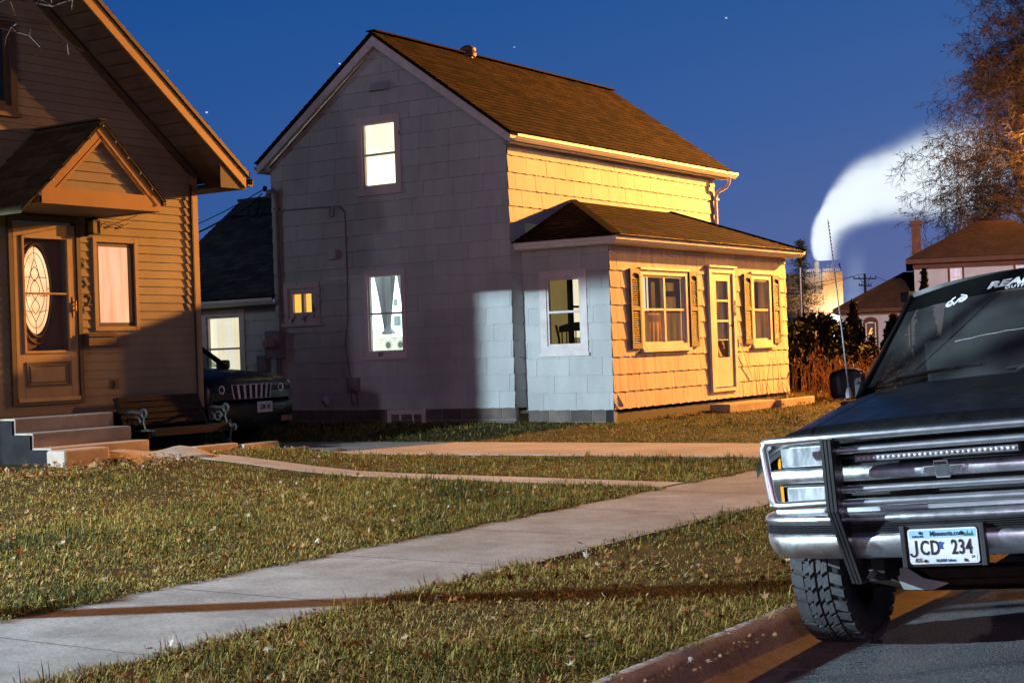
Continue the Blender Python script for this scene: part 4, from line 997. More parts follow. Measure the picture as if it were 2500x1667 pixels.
    gw = MB(); gw.sweep(gprof, [((-22.1,20.60,2.52),(0,-1,0),(0,0,1)), ((-18.56,20.60,2.52),(0,-1,0),(0,0,1))]); gw.box(-22.1,-18.6,20.60,20.92,2.52,2.53); mesh_obj('wing_gutter', gw, M['gutter_white'], root)
    mb = MB(); mb.box(-22.0,-21.9,20.95,26.5,.3,2.6); mesh_obj('wing_end_wall', mb, M['mint_siding'], root)
    fr, o = window(root, Pw, -20.72, -19.64, 1.10, 2.47, .11, 'white_trim', 'white_trim', .47, sw=.04, label='rear wing window with a sheer glowing curtain')
    curtain(fr, Pw, o[0]-.35, o[1]+.02, o[2]-.05, o[3]+.05, M['lit_curtain'], -.16, 11, .018)
    return root
middle_house()

def rocking_chair():
    root = thing('wooden_chair', 'dark spindle-back chair in silhouette inside the porch side window', 'chair', (-12.7, 21.6, .55)); shift = -.36
    y = 21.75
    mb = MB(); mb.box(-13.0, -12.42, 21.35, 21.85, .98, 1.03); mesh_obj('seat', mb, M['silhouette'], root)
    mb = MB()
    for k in range(7): mb.tube([(-12.96+.085*k, y, 1.03), (-12.98+.09*k, y+.05, 1.84)], .011, 6)
    mb.tube([(-13.02,y+.03,1.03),(-13.05,y+.06,1.7),(-13.1,y+.06,1.93)], .02, 6); mb.tube([(-12.38,y+.03,1.03),(-12.36,y+.06,1.88)], .02, 6)
    mesh_obj('spindles', mb, M['silhouette'], root)
    mb = MB(); mb.grid(lambda u, v: (-13.04+.70*u, y+.05, 1.80+.02*math.sin(u*3)+.14*v*(.75+.3*math.sin(u*math.pi))), 8, 1); mesh_obj('top_rail', mb, M['silhouette'], root)
    for x in (-13.0, -12.42):
        for yy in (21.38, 21.82):
            q = MB(); q.tube([(x, yy, .98), (x*1.001, yy, .545)], .018, 6); mesh_obj('leg', q, M['silhouette'], root)
    root.location.x += shift
rocking_chair()
# porch threshold slab and edging
mb = MB(); mb.box(-11.9, -11.52, 24.30, 26.25, .25, .47); o = mesh_obj('door_slab', mb, M['concrete_tan'], None, bevel=.02); tag(o, 'low concrete slab below the white porch door', 'slab')
mb = MB(); mb.box(-11.55, -11.42, 26.28, 27.9, .25, .46); o = mesh_obj('bed_edging', mb, M['concrete_tan'], None, bevel=.02); tag(o, 'concrete edging of the leaf-filled bed right of the porch door', 'edging')

# ================================================================== BLACK SUV IN THE DRIVEWAY
def tyre_lathe(mb, c, R, W, rin, n=40):
    x = c[0]
    prof = [(rin,-W*.42),(rin+.03,-W*.49),((R+rin)/2,-W*.52),(R-.035,-W*.48),(R-.012,-W*.42),(R,-W*.36),(R,W*.36),(R-.012,W*.42),(R-.035,W*.48),((R+rin)/2,W*.52),(rin+.03,W*.49),(rin,W*.42)]
    mb.lathe(prof, c, 'x', n)
def loft(mb, secs, c=.5, cap=True):
    """secs: lists of points with equal counts"""
    ids = []
    for s_ in secs:
        i0 = len(mb.v); mb.v += [tuple(p) for p in s_]; ids.append((i0, len(s_)))
    for (a, n), (b, _) in zip(ids, ids[1:]):
        for k in range(n-1): mb.idx((a+k, a+k+1, b+k+1, b+k), c)
    if cap:
        mb.idx([ids[0][0]+k for k in range(ids[0][1])][::-1], c); mb.idx([ids[-1][0]+k for k in range(ids[-1][1])], c)

def suv():
    gx = .265; CX, CY = -15.0, 16.10
    root = thing('parked_suv', 'black SUV parked in the driveway between the tan house and the white house', 'suv', (CX-1, CY, gx))
    def sec(x, hw, zl, zt, r=.10, crown=.03):
        L = [(-hw+.03, zl), (-hw, zl+.12), (-hw, (zl+zt)/2), (-hw+.01, zt-r*1.1), (-hw+r*.5, zt-r*.35), (-hw+r*1.4, zt), (-hw*.5, zt+crown*.8), (0, zt+crown)]
        P = L + [(-a, b) for a, b in L[-2::-1]]
        return [(CX+x, CY+a, b) for a, b in P]
    mb = MB()
    loft(mb, [sec(-.02,.80,.98,1.20,.05,.03), sec(-.06,.86,.62,1.235,.06,.035), sec(-.18,.91,.58,1.27,.07,.04), sec(-.5,.92,.56,1.33,.07,.04), sec(-1.0,.92,.56,1.385,.07,.035), sec(-1.35,.92,.56,1.41,.07,.03), sec(-4.3,.92,.56,1.41,.07,.02), sec(-4.5,.86,.6,1.3,.07,.02)])
    mesh_obj('body', mb, M['black_gloss'], root, True)
    mb = MB()
    def cab(x, hw, z): return [(CX+x, CY-hw, z), (CX+x, CY+hw, z)]
    A = [V(p) for p in ((CX-1.30,CY-.82,1.44),(CX-1.30,CY+.82,1.44),(CX-1.98,CY+.66,1.92),(CX-1.98,CY-.66,1.92))]
    for a, b in ((0,3),(1,2)): mb.bar(A[a], A[b], .07, .06)
    mb.bar(A[3]+V((-.02,0,.01)), A[2]+V((-.02,0,.01)), .09, .05)
    mb.hexa([(CX-4.2,CY-.68,1.90),(CX-2.0,CY-.68,1.93),(CX-2.0,CY+.68,1.93),(CX-4.2,CY+.68,1.90),(CX-4.1,CY-.60,1.96),(CX-2.1,CY-.60,1.985),(CX-2.1,CY+.60,1.985),(CX-4.1,CY+.60,1.96)])
    for sg in (-1, 1):
        for x in (-2.45,-3.35,-4.25): mb.bar((CX+x, CY+sg*.87, 1.42), (CX+x+.12, CY+sg*.68, 1.93), .10, .05)
    mb.box(CX-4.32, CX-4.25, CY-.85, CY+.85, 1.40, 1.9)
    mesh_obj('cabin_frame', mb, M['black_gloss'], root)
    mb = MB(); mb.face(A); mesh_obj('windshield', mb, M['windshield'], root)
    for sg in (-1, 1): mb = MB(); mb.face([(CX-1.45,CY+sg*.83,1.43),(CX-4.25,CY+sg*.86,1.43),(CX-4.15,CY+sg*.67,1.92),(CX-2.0,CY+sg*.67,1.92)]); mesh_obj('side_glass', mb, M['windshield'], root)
    mb = MB(); mb.box(CX-2.9, CX-2.6, CY-.65, CY-.1, 1.0, 1.65); mb.box(CX-2.9, CX-2.6, CY+.1, CY+.65, 1.0, 1.65); mb.box(CX-1.75, CX-1.35, CY-.8, CY+.8, 1.25, 1.42); mesh_obj('seats', mb, M['interior'], root)
    # grille: seven chrome-ringed slots
    def ring(pts, r): 
        q = MB(); q.tube([V(p) for p in pts]+[V(pts[0])], r, 6, False); return q
    for k in range(7):
        a = -.415 + .83*(k+.08)/7; b = -.415 + .83*(k+.90)/7
        sh = lambda y: y*.90 + .0
        pts = []
        for (y, z) in ((a,1.185),(b,1.185),(sh(b),.985),(sh(a),.985)): pts.append((CX+.004-.10*(abs(y)/.415)**2*.35, CY+y, z))
        q = MB(); q.face([(p[0]+.006, p[1], p[2]) for p in pts]); g = mesh_obj('grille_slot', q, M['silhouette'], root)
        mesh_obj('chrome_ring', ring([(p[0]+.010, p[1], p[2]) for p in pts], .008), M['dull'], g)
    M['suv_lens'] = pm('suv_lens', (.42,.36,.39), (.70,.64,.66), 14, .2, .2, spec=.8)
    for sg in (-1, 1):
        q = MB(); i, o = .50, .90
        fr = lambda y: -.02 - .02*(y/.5)**2 - .55*max(0, y-.66)**1.5
        q.grid(lambda u, v: (CX+.012+fr(i+(o-i)*u), CY+sg*(i+(o-i)*u-.03*v*(1-u)), 1.03+.175*v-.02*u), 10, 4); h = mesh_obj('headlight', q, M['suv_lens'], root, 'all')
        for yy in (.60, .76):
            q = MB(); q.lathe([(.055,.0),(.058,.014),(.048,.014),(.03,.004),(0,.002)], (CX+.018+fr(yy), CY+sg*yy, 1.125), 'x', 14); mesh_obj('reflector', q, M['dull'], h)
    mb = MB()
    loft(mb, [[(CX+.03, CY-.5, .93), (CX+.06, CY-.5, .90), (CX+.07, CY-.5, .72), (CX+.0, CY-.5, .60)], [(CX+.05, CY, .93), (CX+.08, CY, .90), (CX+.09, CY, .72), (CX+.02, CY, .58)], [(CX+.03, CY+.5, .93), (CX+.06, CY+.5, .90), (CX+.07, CY+.5, .72), (CX+.0, CY+.5, .60)]], cap=False)
    for sg in (-1, 1): loft(mb, [[(CX+.03, CY+sg*.5, .93), (CX+.06, CY+sg*.5, .90), (CX+.07, CY+sg*.5, .72), (CX+.0, CY+sg*.5, .60)], [(CX-.06, CY+sg*.84, .95), (CX-.03, CY+sg*.86, .91), (CX-.04, CY+sg*.86, .74), (CX-.1, CY+sg*.80, .62)], [(CX-.40, CY+sg*.94, .96), (CX-.40, CY+sg*.96, .92), (CX-.40, CY+sg*.95, .72), (CX-.40, CY+sg*.90, .60)]], cap=False)
    bpr = mesh_obj('bumper', mb, M['black_gloss'], root, True)
    for sg in (-1, 1):
        q = MB(); q.box(CX+.045, CX+.065, CY+sg*.62-.11, CY+sg*.62+.11, .64, .72); mesh_obj('fog_light', q, pm('fog_amber', (.25,.11,.05), None, 6, .4), bpr)
    mb = MB(); mb.box(CX+.092, CX+.10, CY-.02, CY+.285, .785, .938); pl = mesh_obj('license_plate', mb, pm('dim_plate', (.62,.50,.47), None, 5, .5), root)
    R = Matrix.Translation(V((CX+.102, CY+.132, .858))-origin(root)) @ Matrix.Rotation(rad(90), 4, 'Z') @ Matrix.Rotation(rad(90), 4, 'X')
    text_mesh('plate_text', 'GSM 240', .10, M['ink_dark'], pl, R, .60, .002, .001)
    q = MB(); q.box(CX+.100, CX+.1015, CY-.015, CY+.28, .905, .933); mesh_obj('plate_band', q, M['plate_blue'], pl)
    for (x, sg) in ((-.95,-1),(-.95,1),(-3.6,-1),(-3.6,1)):
        q = MB(); c = V((CX+x, CY+sg*.80, gx+.37)); 
        prof = [(.20,-.09),(.24,-.115),(.33,-.115),(.36,-.09),(.37,-.07),(.37,.07),(.36,.09),(.33,.115),(.24,.115),(.20,.09)]
        i0 = len(q.v); q.lathe(prof, c, 'y', 28); wh = mesh_obj('wheel', q, M['rubber'], root, True)
        q = MB(); q.lathe([(.205,.06),(.19,.0),(.08,.03),(0,.03)], c+V((0,sg*.03,0)), 'y', 20); mesh_obj('rim', q, M['rim'], wh, True)
    for q_ in (CY+.93, CY-1.12): mb = MB(); mb.box(CX-1.62, CX-1.48, q_, q_+.19, 1.40, 1.54); mesh_obj('side_mirror', mb, M['black_gloss'], root, bevel=.03)
suv()

# ================================================================== BLACK PICKUP
def pickup():
    root = thing('pickup_truck', 'black pickup truck with chrome grille guard parked at the kerb on the right', 'pickup truck', (-2.072, 6.55, .063))
    root.rotation_euler = (0, -.078, 0)
    def part(nm, mb, mat, par=root, smooth=False, bevel=0): return mesh_obj(nm, mb, mat, par, smooth, True, bevel)
    pt = M['truck_paint']
    # ---- hood and front wings
    fy = lambda x: .125 + .11*(abs(x)/.9)**2.6
    def top(x, q):
        """q 0..1 from the lip of the hood to the cowl"""
        yb = 1.40 + .06*(abs(x)/.8)**2
        f = fy(x)
        if q < .12: 
            a = q/.12*math.pi/2; y = f + .075*(1-math.cos(a)); z = 1.062 + .06*math.sin(a)
        else:
            s_ = (q-.12)/.88; y = f+.075 + (yb-f-.075)*s_; z = 1.122 + .145*s_ + .012*math.sin(s_*math.pi)
        ax = abs(x)
        z -= .016*(ax/.62)**2
        if ax > .66: z -= .115*((ax-.66)/.30)**2.3
        return (x, y, z)
    mb = MB(); mb.grid(lambda u, v: top(-.615+1.23*u, v), 24, 30); mb.grid(lambda u, v: (lambda p: (p[0], p[1]+.004, p[2]-.03*v))(top(-.615+1.23*u, 0)), 24, 1)
    part('hood', mb, pt, smooth='all')
    for sg in (-1, 1):
        mb = MB(); mb.grid(lambda u, v: top(sg*(.623+.335*u), v), 12, 30, flip=(sg < 0))
        mb.grid(lambda u, v: (lambda p: (p[0], p[1]+.004, p[2]-.03*v))(top(sg*(.623+.335*u), 0)), 12, 1)
        part('front_wing', mb, pt, smooth='all')
    mb = MB()
    for sg in (-1, 1): mb.grid(lambda u, v: (lambda p: (sg*(.612+.014*u), p[1], p[2]-.012))(top(sg*.618, v)), 1, 24)
    mb.box(-.80,.80,.35,1.40,.95,1.02); part('hood_gap', mb, M['silhouette'])
    # ---- sides with wheel arches
    def side(x0, dx):
        def arch(yc, r=.46): return [(yc - r*math.cos(math.pi*k/14), .42 + r*.86*math.sin(math.pi*k/14)) for k in range(15)]
        pts = [(.46,.66)] + arch(.87)[2:] + arch(4.32)[0:] + [(5.35,.50),(5.35,1.20),(3.0,1.20),(1.40,1.165),(.46,1.02)]
        mbs = MB(); mbs.extrude([(x0, y, z) for y, z in pts], (dx,0,0)); return mbs
    for sg in (-1, 1):
        part('body_side', side(sg*.95, -sg*.05), pt, bevel=.008)
    mb = MB(); mb.box(-.9,.9,3.02,5.32,.75,.80); mb.box(-.92,.92,5.28,5.34,.6,1.2); mb.box(-.92,.92,3.0,3.06,.5,1.2)
    part('bed', mb, pt)
    mb = MB(); mb.box(-.9,.9,1.2,3.0,.45,.55); mb.box(-.45,-.37,.25,5.2,.38,.50); mb.box(.37,.45,.25,5.2,.38,.50); mb.box(-.62,.62,.40,1.2,.62,.95); part('frame_rail', mb, M['silhouette'])
    # ---- cab
    def G(u, v, o=0):
        hw = .835 + (.70-.835)*v
        p = V((u*hw, 1.395+.56*v+.105*u*u, 1.262+.555*v-.062*v*u*u-.004*u*u))
        n = V((u*.22, -.70, .71)).normalized(); return p + n*o
    mb = MB(); mb.grid(lambda u, v: G(-1+2*u, v), 20, 8); part('windshield', mb, M['windshield'], smooth='all')
    mb = MB(); mb.grid(lambda u, v: G(-.985+1.97*u, .80+.195*v, .003), 20, 2); part('sun_strip', mb, M['sun_strip'], smooth='all')
    for sg in (-1, 1):
        mb = MB(); mb.tube([G(sg*1.0, v, .004) for v in (0,.25,.5,.75,1.0)], .014, 6)
        loft(mb, [[G(sg*1.0, v, .0), G(sg*1.06, v, -.015)+V((sg*.012,.03,0)), G(sg*1.07, v, -.06)+V((sg*.005,.09,0)), G(sg*.97, v, -.05)] for v in (-.06,.2,.5,.8,1.02)])
        part('pillar', mb, pt, smooth=True)
    mb = MB()
    def roof(u, v):
        x = (-1+2*u); hw = .755-.02*v; 
        return (x*hw, 1.955+.105*x*x + v*1.02, 1.822+.015*math.sin(v*math.pi)-.062*abs(x)**2.4 - (.03 if v > .98 else 0) - (.0 if abs(x) < .95 else .03))
    mb.grid(roof, 20, 8); mb.grid(lambda u, v: (lambda p: (p[0]*.995, p[1]-.004, p[2]-.035*v))(roof(u, 0)), 20, 1)
    part('roof', mb, pt, smooth='all')
    mb = MB()
    for sg in (-1, 1):
        mb.bar((sg*.90,2.96,1.19),(sg*.745,2.96,1.77), .09, .06); mb.bar((sg*.745,2.05,1.752),(sg*.745,2.98,1.757), .05, .06)
        mb.bar((sg*.93,1.42,1.17),(sg*.93,3.0,1.19), .05, .05); mb.bar((sg*.87,1.52,1.19),(sg*.86,1.60,1.28), .05, .05)
    mb.box(-.9,.9,2.95,3.0,1.15,1.28); part('cab_frame', mb, pt)
    for sg in (-1, 1):
        mb = MB(); mb.face([(sg*.90,1.55,1.20),(sg*.90,2.95,1.20),(sg*.75,2.95,1.75),(sg*.745,2.08,1.745)]); part('side_glass', mb, M['windshield'])
    mb = MB(); mb.face([(-.88,2.97,1.25),(.88,2.97,1.25),(.73,2.97,1.76),(-.73,2.97,1.76)]); part('rear_window', mb, M['black_gloss'])
    mb = MB(); mb.box(-.86,.86,1.50,1.80,1.05,1.225); mb.box(-.84,.84,2.55,2.72,.9,1.50); mb.box(-.84,.84,2.2,2.6,.8,.98); part('cabin_interior', mb, M['interior'], bevel=.03)
    mb = MB(); mb.box(.02,.62,1.56,1.74,1.225,1.30); part('dash_clutter', mb, M['dash_tan'], bevel=.02)
    mb = MB(); mb.lathe([(.19,-.012),(.202,0),(.19,.012),(.178,0),(.19,-.012)], (.42,1.93,1.27), 'y', 24); mb.bar((.24,1.93,1.27),(.60,1.93,1.27),.03,.02); part('steering_wheel', mb, M['black_plastic'])
    mb = MB(); mb.box(-.02,.23,1.985,2.01,1.60,1.66); part('mirror_inside', mb, M['black_plastic'], bevel=.015)
    # cowl, wipers
    mb = MB(); mb.grid(lambda u, v: (-.80+1.6*u, 1.375+.105*(-1+2*u)**2+.05*v-.06*0, 1.252+.012*v-.01*(-1+2*u)**2), 16, 1); part('cowl', mb, M['black_plastic'])
    for (a, b) in ((-.60,-.02),(.12,.70)):
        mb = MB(); A = G(a/.83, .035, .02); B = G(b/.80, .055, .025); mid = (A+B)/2+V((0,0,.015))
        mb.tube([G(a/.83-.12,.00,.02), A+V((0,0,.012)), mid], [.010,.012,.007], 6); wp = part('wiper', mb, M['black_plastic'])
        mb = MB(); mb.tube([G((a-.16)/.83,.03,.012), G((a+.15)/.83,.075,.012), G((a+.42)/.82,.10,.012)], .008, 5); part('wiper_blade', mb, M['black_plastic'], wp)
    # crack in the glass
    mb = MB(); mb.tube([G(-.45+1.4*k/24, .36+.06*math.sin(k/24*math.pi)-.05*(k/24)**2+.004*math.sin(k*2.3), .002) for k in range(25)], .0011, 4); mb.tube([G(.12+.10*k/8, .44+.30*k/8+.004*math.sin(k*3), .002) for k in range(9)], .0008, 4); part('glass_crack', mb, M['decal'])
    # decals
    def ribbon(mb, pts, wd, o=.0045):
        for p, q in zip(pts, pts[1:]):
            d = V((q[0]-p[0], q[1]-p[1], 0)); n = V((-d.y, d.x, 0)).normalized()*wd/2; d = d.normalized()*wd*.3
            c = [(p[0]-d.x+n.x, p[1]-d.y+n.y), (q[0]+d.x+n.x, q[1]+d.y+n.y), (q[0]+d.x-n.x, q[1]+d.y-n.y), (p[0]-d.x-n.x, p[1]-d.y-n.y)]
            mb.face([onglass(*k, o) for k in c])
    def onglass(a, b, o): # metres on the glass: a along the truck's width, b up the slope
        v = b/.795; hw = .835-.135*v; return G(a/hw, v, o)
    K = .00064; ax0, bz0 = -.395, .79*.795
    cv = lambda L: [(ax0+(x-980)*K, bz0-(y-330)*K*1.18) for x, y in L]
    mb = MB()
    for L in ([(962,292),(945,302),(932,320),(908,332),(893,352),(896,374),(915,382),(937,374)], [(897,360),(918,362),(936,356)], [(930,325),(950,347),(961,372),(984,347),(1000,322),(1020,308),(1045,312)], [(1018,279),(1040,290),(1064,300),(1072,320),(1060,340),(1036,353),(1008,352)], [(1010,335),(1040,330),(1068,318)]): ribbon(mb, cv(L), .0105)
    part('antler_decal', mb, M['decal'])
    def glass_text(nm, txt, size, a, b, sx, shear, bold, sp=1.):
        v = b/.795; u = a/(.835-.135*v)
        p = G(u, v, .005); e = .02
        ex = (G(u+e, v, .005)-G(u-e, v, .005)).normalized(); ez = (G(u, v+e, .005)-G(u, v-e, .005)).normalized(); en = ex.cross(ez)
        Mx = Matrix(((ex.x,ez.x,en.x,p.x),(ex.y,ez.y,en.y,p.y),(ex.z,ez.z,en.z,p.z),(0,0,0,1)))
        text_mesh(nm, txt, size, M['decal'], root, Mx, sx, bold, .0005, 'LEFT', sp, shear)
    glass_text('banner_decal', 'REALTREE', .068, -.225, .872*.795, 1.55, .22, .0035)
    glass_text('banner_decal', 'OUTFITTERS', .032, -.125, .825*.795, 1.1, .12, .0012, 1.25)
    # ---- grille and lamps
    gy = lambda x: .13 + .12*(abs(x)/.9)**2.6
    mb = MB(); mb.grid(lambda u, v: (-.90+1.8*u, gy(-.90+1.8*u)+.045, .69+.375*v), 20, 1); part('grille_backing', mb, M['silhouette'])
    mb = MB()
    for z, r in ((1.035,.010),(.985,.006),(.955,.006),(.815,.006),(.785,.006),(.755,.006)): mb.tube([(x, gy(x)+.02, z) for x in [-.52+1.04*k/12 for k in range(13)]], r, 6)
    grl = part('grille', mb, M['black_plastic'])
    mb = MB(); bar = lambda h, d: [(-.01,-h),(d*.7,-h*.85),(d,-h*.35),(d,h*.35),(d*.7,h*.85),(-.01,h)]
    xs = [-.86+1.72*k/24 for k in range(25)]
    mb.sweep(bar(.036,.045), [((x, gy(x)+.01, .882), (0,-1,0), (0,0,1)) for x in xs]); part('chrome_bar', mb, M['chrome_worn'], grl, True)
    mb = MB(); mb.sweep(bar(.018,.03), [((x, gy(x)+.015, .722), (0,-1,0), (0,0,1)) for x in xs]); mb.sweep(bar(.010,.02), [((x, gy(x)+.015, 1.047), (0,-1,0), (0,0,1)) for x in xs]); part('grille_trim', mb, M['chrome'], grl, True)
    # bow tie emblem
    bt = [(-.088,-.013),(-.028,-.013),(-.024,-.034),(.032,-.034),(.034,-.013),(.080,-.013),(.094,.013),(.030,.013),(.026,.034),(-.030,.034),(-.034,.013),(-.078,.013)]
    mb = MB(); mb.extrude([(x*1.08, gy(0)-.045, .882+z*1.12) for x, z in bt], (0,.012,0)); e1 = part('emblem', mb, M['chrome'], grl)
    mb = MB(); mb.extrude([(x*.94, gy(0)-.052, .882+z*.90) for x, z in bt], (0,.012,0)); part('emblem_inset', mb, pm('emblem_grey', (.085,.09,.10), (.05,.055,.06), 40, .5, .2), grl)
    for sg in (-1, 1):
        F = lambda u, v, x0, x1, z0, z1, o=0: (sg*(x0+(x1-x0)*u), gy(x0+(x1-x0)*u)-.012+.012*(2*u-1)**2-o, z0+(z1-z0)*v)
        mb = MB(); mb.grid(lambda u, v: F(u, v, .515, .80, .928, 1.020), 28, 6)
        h = part('headlight', mb, M['lens'], smooth='all')
        mb = MB()
        for k in range(42): x = .52+.275*k/41; mb.box(sg*x-.0012, sg*x+.0012, gy(x)-.0155, gy(x)-.006, .933, 1.015)
        part('lens_rib', mb, M['lens'], h)
        mb = MB(); mb.grid(lambda u, v: F(u, v, .515, .785, .755, .832), 28, 6); h2 = part('turn_signal', mb, M['lens'], smooth='all')
        mb = MB()
        for k in range(42): x = .52+.26*k/41; mb.box(sg*x-.0012, sg*x+.0012, gy(x)-.0155, gy(x)-.006, .76, .827)
        part('lens_rib', mb, M['lens'], h2)
        mb = MB()
        for z0, z1 in ((.922,1.035),(.745,.838)):
            mb.grid(lambda u, v: (sg*(.812+.075*u), gy(.81)+.0+.16*u*u+.02*u, z0+(z1-z0)*v), 6, 1)
        part('side_marker', mb, M['amber'], smooth='all')
        mb = MB(); mb.grid(lambda u, v: (sg*(.49+.33*u), gy(.49+.33*u)+.012, .735+.305*v), 10, 1); mb.grid(lambda u, v: (sg*(.51+.31*u), gy(.51+.31*u)-.008, 1.022+.006*v), 6, 1); mb.grid(lambda u, v: (sg*(.50+.31*u), gy(.5+.31*u)-.0, .834+.012*v), 6, 1); part('lamp_bezel', mb, M['black_plastic'])
    # light bar
    mb = MB(); mb.box(-.37,.37,.012,.07,.936,.974); lb = part('light_bar', mb, M['black_plastic'], bevel=.004)
    mb = MB(); mb.box(-.36,.36,.008,.013,.943,.967); part('light_bar_lens', mb, pm('led_reflector', (.5,.51,.53), (.3,.31,.33), 30, .2, .6), lb)
    for k in range(30):
        x = -.345+.69*k/29
        mb = MB(); mb.lathe([(.0075,.008),(.0070,.005),(.004,.0035),(0,.003)], (x, 0, .955), 'y', 8); part('led', mb, M['led'], lb, True)
    # ---- bumper
    path = [(-.985,.62),(-.98,.45),(-.955,.32),(-.90,.215),(-.82,.15),(-.70,.105),(-.5,.06),(-.25,.035),(0,.03)]
    path = [(x*.98, y) for x, y in path]; path = path + [(-x, y) for x, y in path[-2::-1]]
    def bpath(pp):
        out = []
        for i, (x, y) in enumerate(pp):
            a = pp[max(0, i-1)]; b = pp[min(len(pp)-1, i+1)]; d = V((b[0]-a[0], b[1]-a[1], 0)).normalized(); out.append((V((x, y, 0)), V((d.y, -d.x, 0)), V((0,0,1))))
        return out
    mb = MB(); mb.sweep([(-.14,.712),(-.02,.714),(.010,.708),(.024,.694),(.026,.682),(.018,.672),(.006,.666),(.004,.62),(.016,.612),(.022,.598),(.018,.568),(.006,.535),(-.02,.510),(-.06,.500),(-.09,.505)], bpath(path), closed=False)
    bm_ = part('bumper', mb, M['chrome_worn'], smooth='all')
    mb = MB(); pr = [(.004,.668)]
    for k in range(5): z = .666-.0095*k; pr += [(.020,z),(.024,z-.003),(.020,z-.006),(.011,z-.0075)]
    pr += [(.004,.616)]
    mb.sweep(pr, bpath(path[1:-1]), closed=False); part('bumper_strip', mb, M['black_plastic'], bm_)
    # ---- plate
    mb = MB(); mb.box(-.185,.185,-.004,.022,.468,.650); mb.box(-.185,-.163,-.018,.0,.468,.650); mb.box(.163,.185,-.018,0,.468,.650); pf = part('plate_frame', mb, M['black_plastic'], bevel=.003)
    mb = MB(); n = 6; r = .014; pts = []
    for cx, cz, a0 in ((.1525-r,.0762-r,0),(-.1525+r,.0762-r,90),(-.1525+r,-.0762+r,180),(.1525-r,-.0762+r,270)):
        for k in range(n+1): a = rad(a0+90*k/n); pts.append((cx+r*math.cos(a), -.011, .557+cz+r*math.sin(a)))
    mb.extrude(pts, (0,.004,0)); pl = part('license_plate', mb, M['plate_white'])
    mb = MB(); mb.box(-.146,.146,-.0118,-.011,.592,.627); part('plate_band', mb, M['plate_blue'], pl)
    mb = MB(); mb.box(-.07,.085,-.0118,-.011,.486,.503); part('plate_fade', mb, M['plate_pale'], pl)
    mb = MB()
    for k in range(4): x = .101+.010*k; mb.extrude([(x-.007,-.0128,.597),(x+.007,-.0128,.597),(x,-.0128,.612+.008*(k%2))], (0,.0008,0))
    part('plate_trees', mb, M['ink_green'], pl)
    mn = [(-.016,.022),(-.004,.022),(-.003,.026),(.0,.022),(.010,.020),(.018,.018),(.008,.009),(.004,.001),(.004,-.008),(.009,-.014),(.012,-.018),(-.011,-.018),(-.012,-.002),(-.015,.003)]
    mb = MB(); mb.extrude([(x*.78-.006,-.0128,.558+z*.78) for x, z in mn], (0,.0012,0)); part('state_outline', mb, M['ink_blue'], pl)
    mb = MB()
    for x, z in ((-.095,.616),(.085,.612),(-.083,.494),(.092,.494)):
        mb = MB(); mb.lathe([(.007,-.012),(.0065,-.0165),(0,-.0175)], (x,0,z), 'y', 10); part('plate_bolt', mb, M['rust'], pl)
    RX_ = Matrix.Rotation(rad(90), 4, 'X')
    def ptxt(txt, size, x, z, mat, sx, bold=0., sp=1.): text_mesh('plate_text', txt, size, M[mat], pl, Matrix.Translation((x, -.0130, z)) @ RX_, sx, bold, .0006, 'CENTER', sp)
    ptxt('CD', .088, -.059, .548, 'ink_dark', .66, .0016, 1.12)
    mb = MB(); jx, jz, r_ = -.119, .5325, .0145
    L_ = [(jx, .584), (jx, jz)] + [(jx-r_+r_*math.cos(a), jz+r_*1.15*math.sin(a)) for a in [-math.pi*k/10*.92 for k in range(1, 11)]]
    for p, q in zip(L_, L_[1:]): mb.bar((p[0], -.0130, p[1]), (q[0], -.0130, q[1]), .0012, .0085, (1,0,0) if abs(q[0]-p[0]) < abs(q[1]-p[1]) else (0,0,1))
    part('plate_text', mb, M['ink_dark'], pl)
    ptxt('234', .088, .080, .548, 'ink_dark', .66, .0016, 1.08)
    ptxt('Minnesota.com', .030, .020, .610, 'ink_navy', .80, .0006); ptxt('EXPLORE', .012, -.108, .600, 'ink_navy', 1.0, .0002)
    ptxt('10,000 lakes', .018, .006, .4945, 'ink_navy', 1.0, .0003); ptxt('AUG', .026, -.113, .497, 'ink_dark', .62, .0003); ptxt('24', .016, .126, .507, 'ink_dark', .9, .0003)
    mb = MB(); mb.box(.106,.142,-.0122,-.0112,.489,.518); part('plate_sticker', mb, M['decal'], pl)
    # ---- grille guard
    yg_ = -.045
    gd = thing_part('grille_guard', root)
    ch = M['chrome']
    def tb(pts, r, nm='guard_tube'):
        mb = MB(); mb.tube(pts, r, 14); return part(nm, mb, ch, gd, 'flat')
    tb([(-.79,.04,1.035),(-.784,.0,1.056),(-.75,yg_+.02,1.060),(-.4,yg_,1.062),(.4,yg_,1.062),(.75,yg_+.02,1.060),(.784,.0,1.056),(.79,.04,1.035)], .0195)
    for sg in (-1, 1):
        tb([(sg*.765,yg_+.02,1.056),(sg*.782,yg_+.022,1.03),(sg*.774,yg_+.025,.90),(sg*.766,yg_+.025,.80),(sg*.752,yg_+.025,.775)], .0185)
        tb([(sg*.784,.03,.79),(sg*.765,yg_+.03,.772),(sg*.72,yg_+.015,.767),(sg*.46,yg_+.01,.770)], .0185)
    for z, r in ((.998,.0165),(.823,.0165),(.762,.0185)): tb([(-.45,yg_+.03,z),(.45,yg_+.03,z)], r)
    tb([(-.45,.005,1.052),(.45,.005,1.052)], .009)
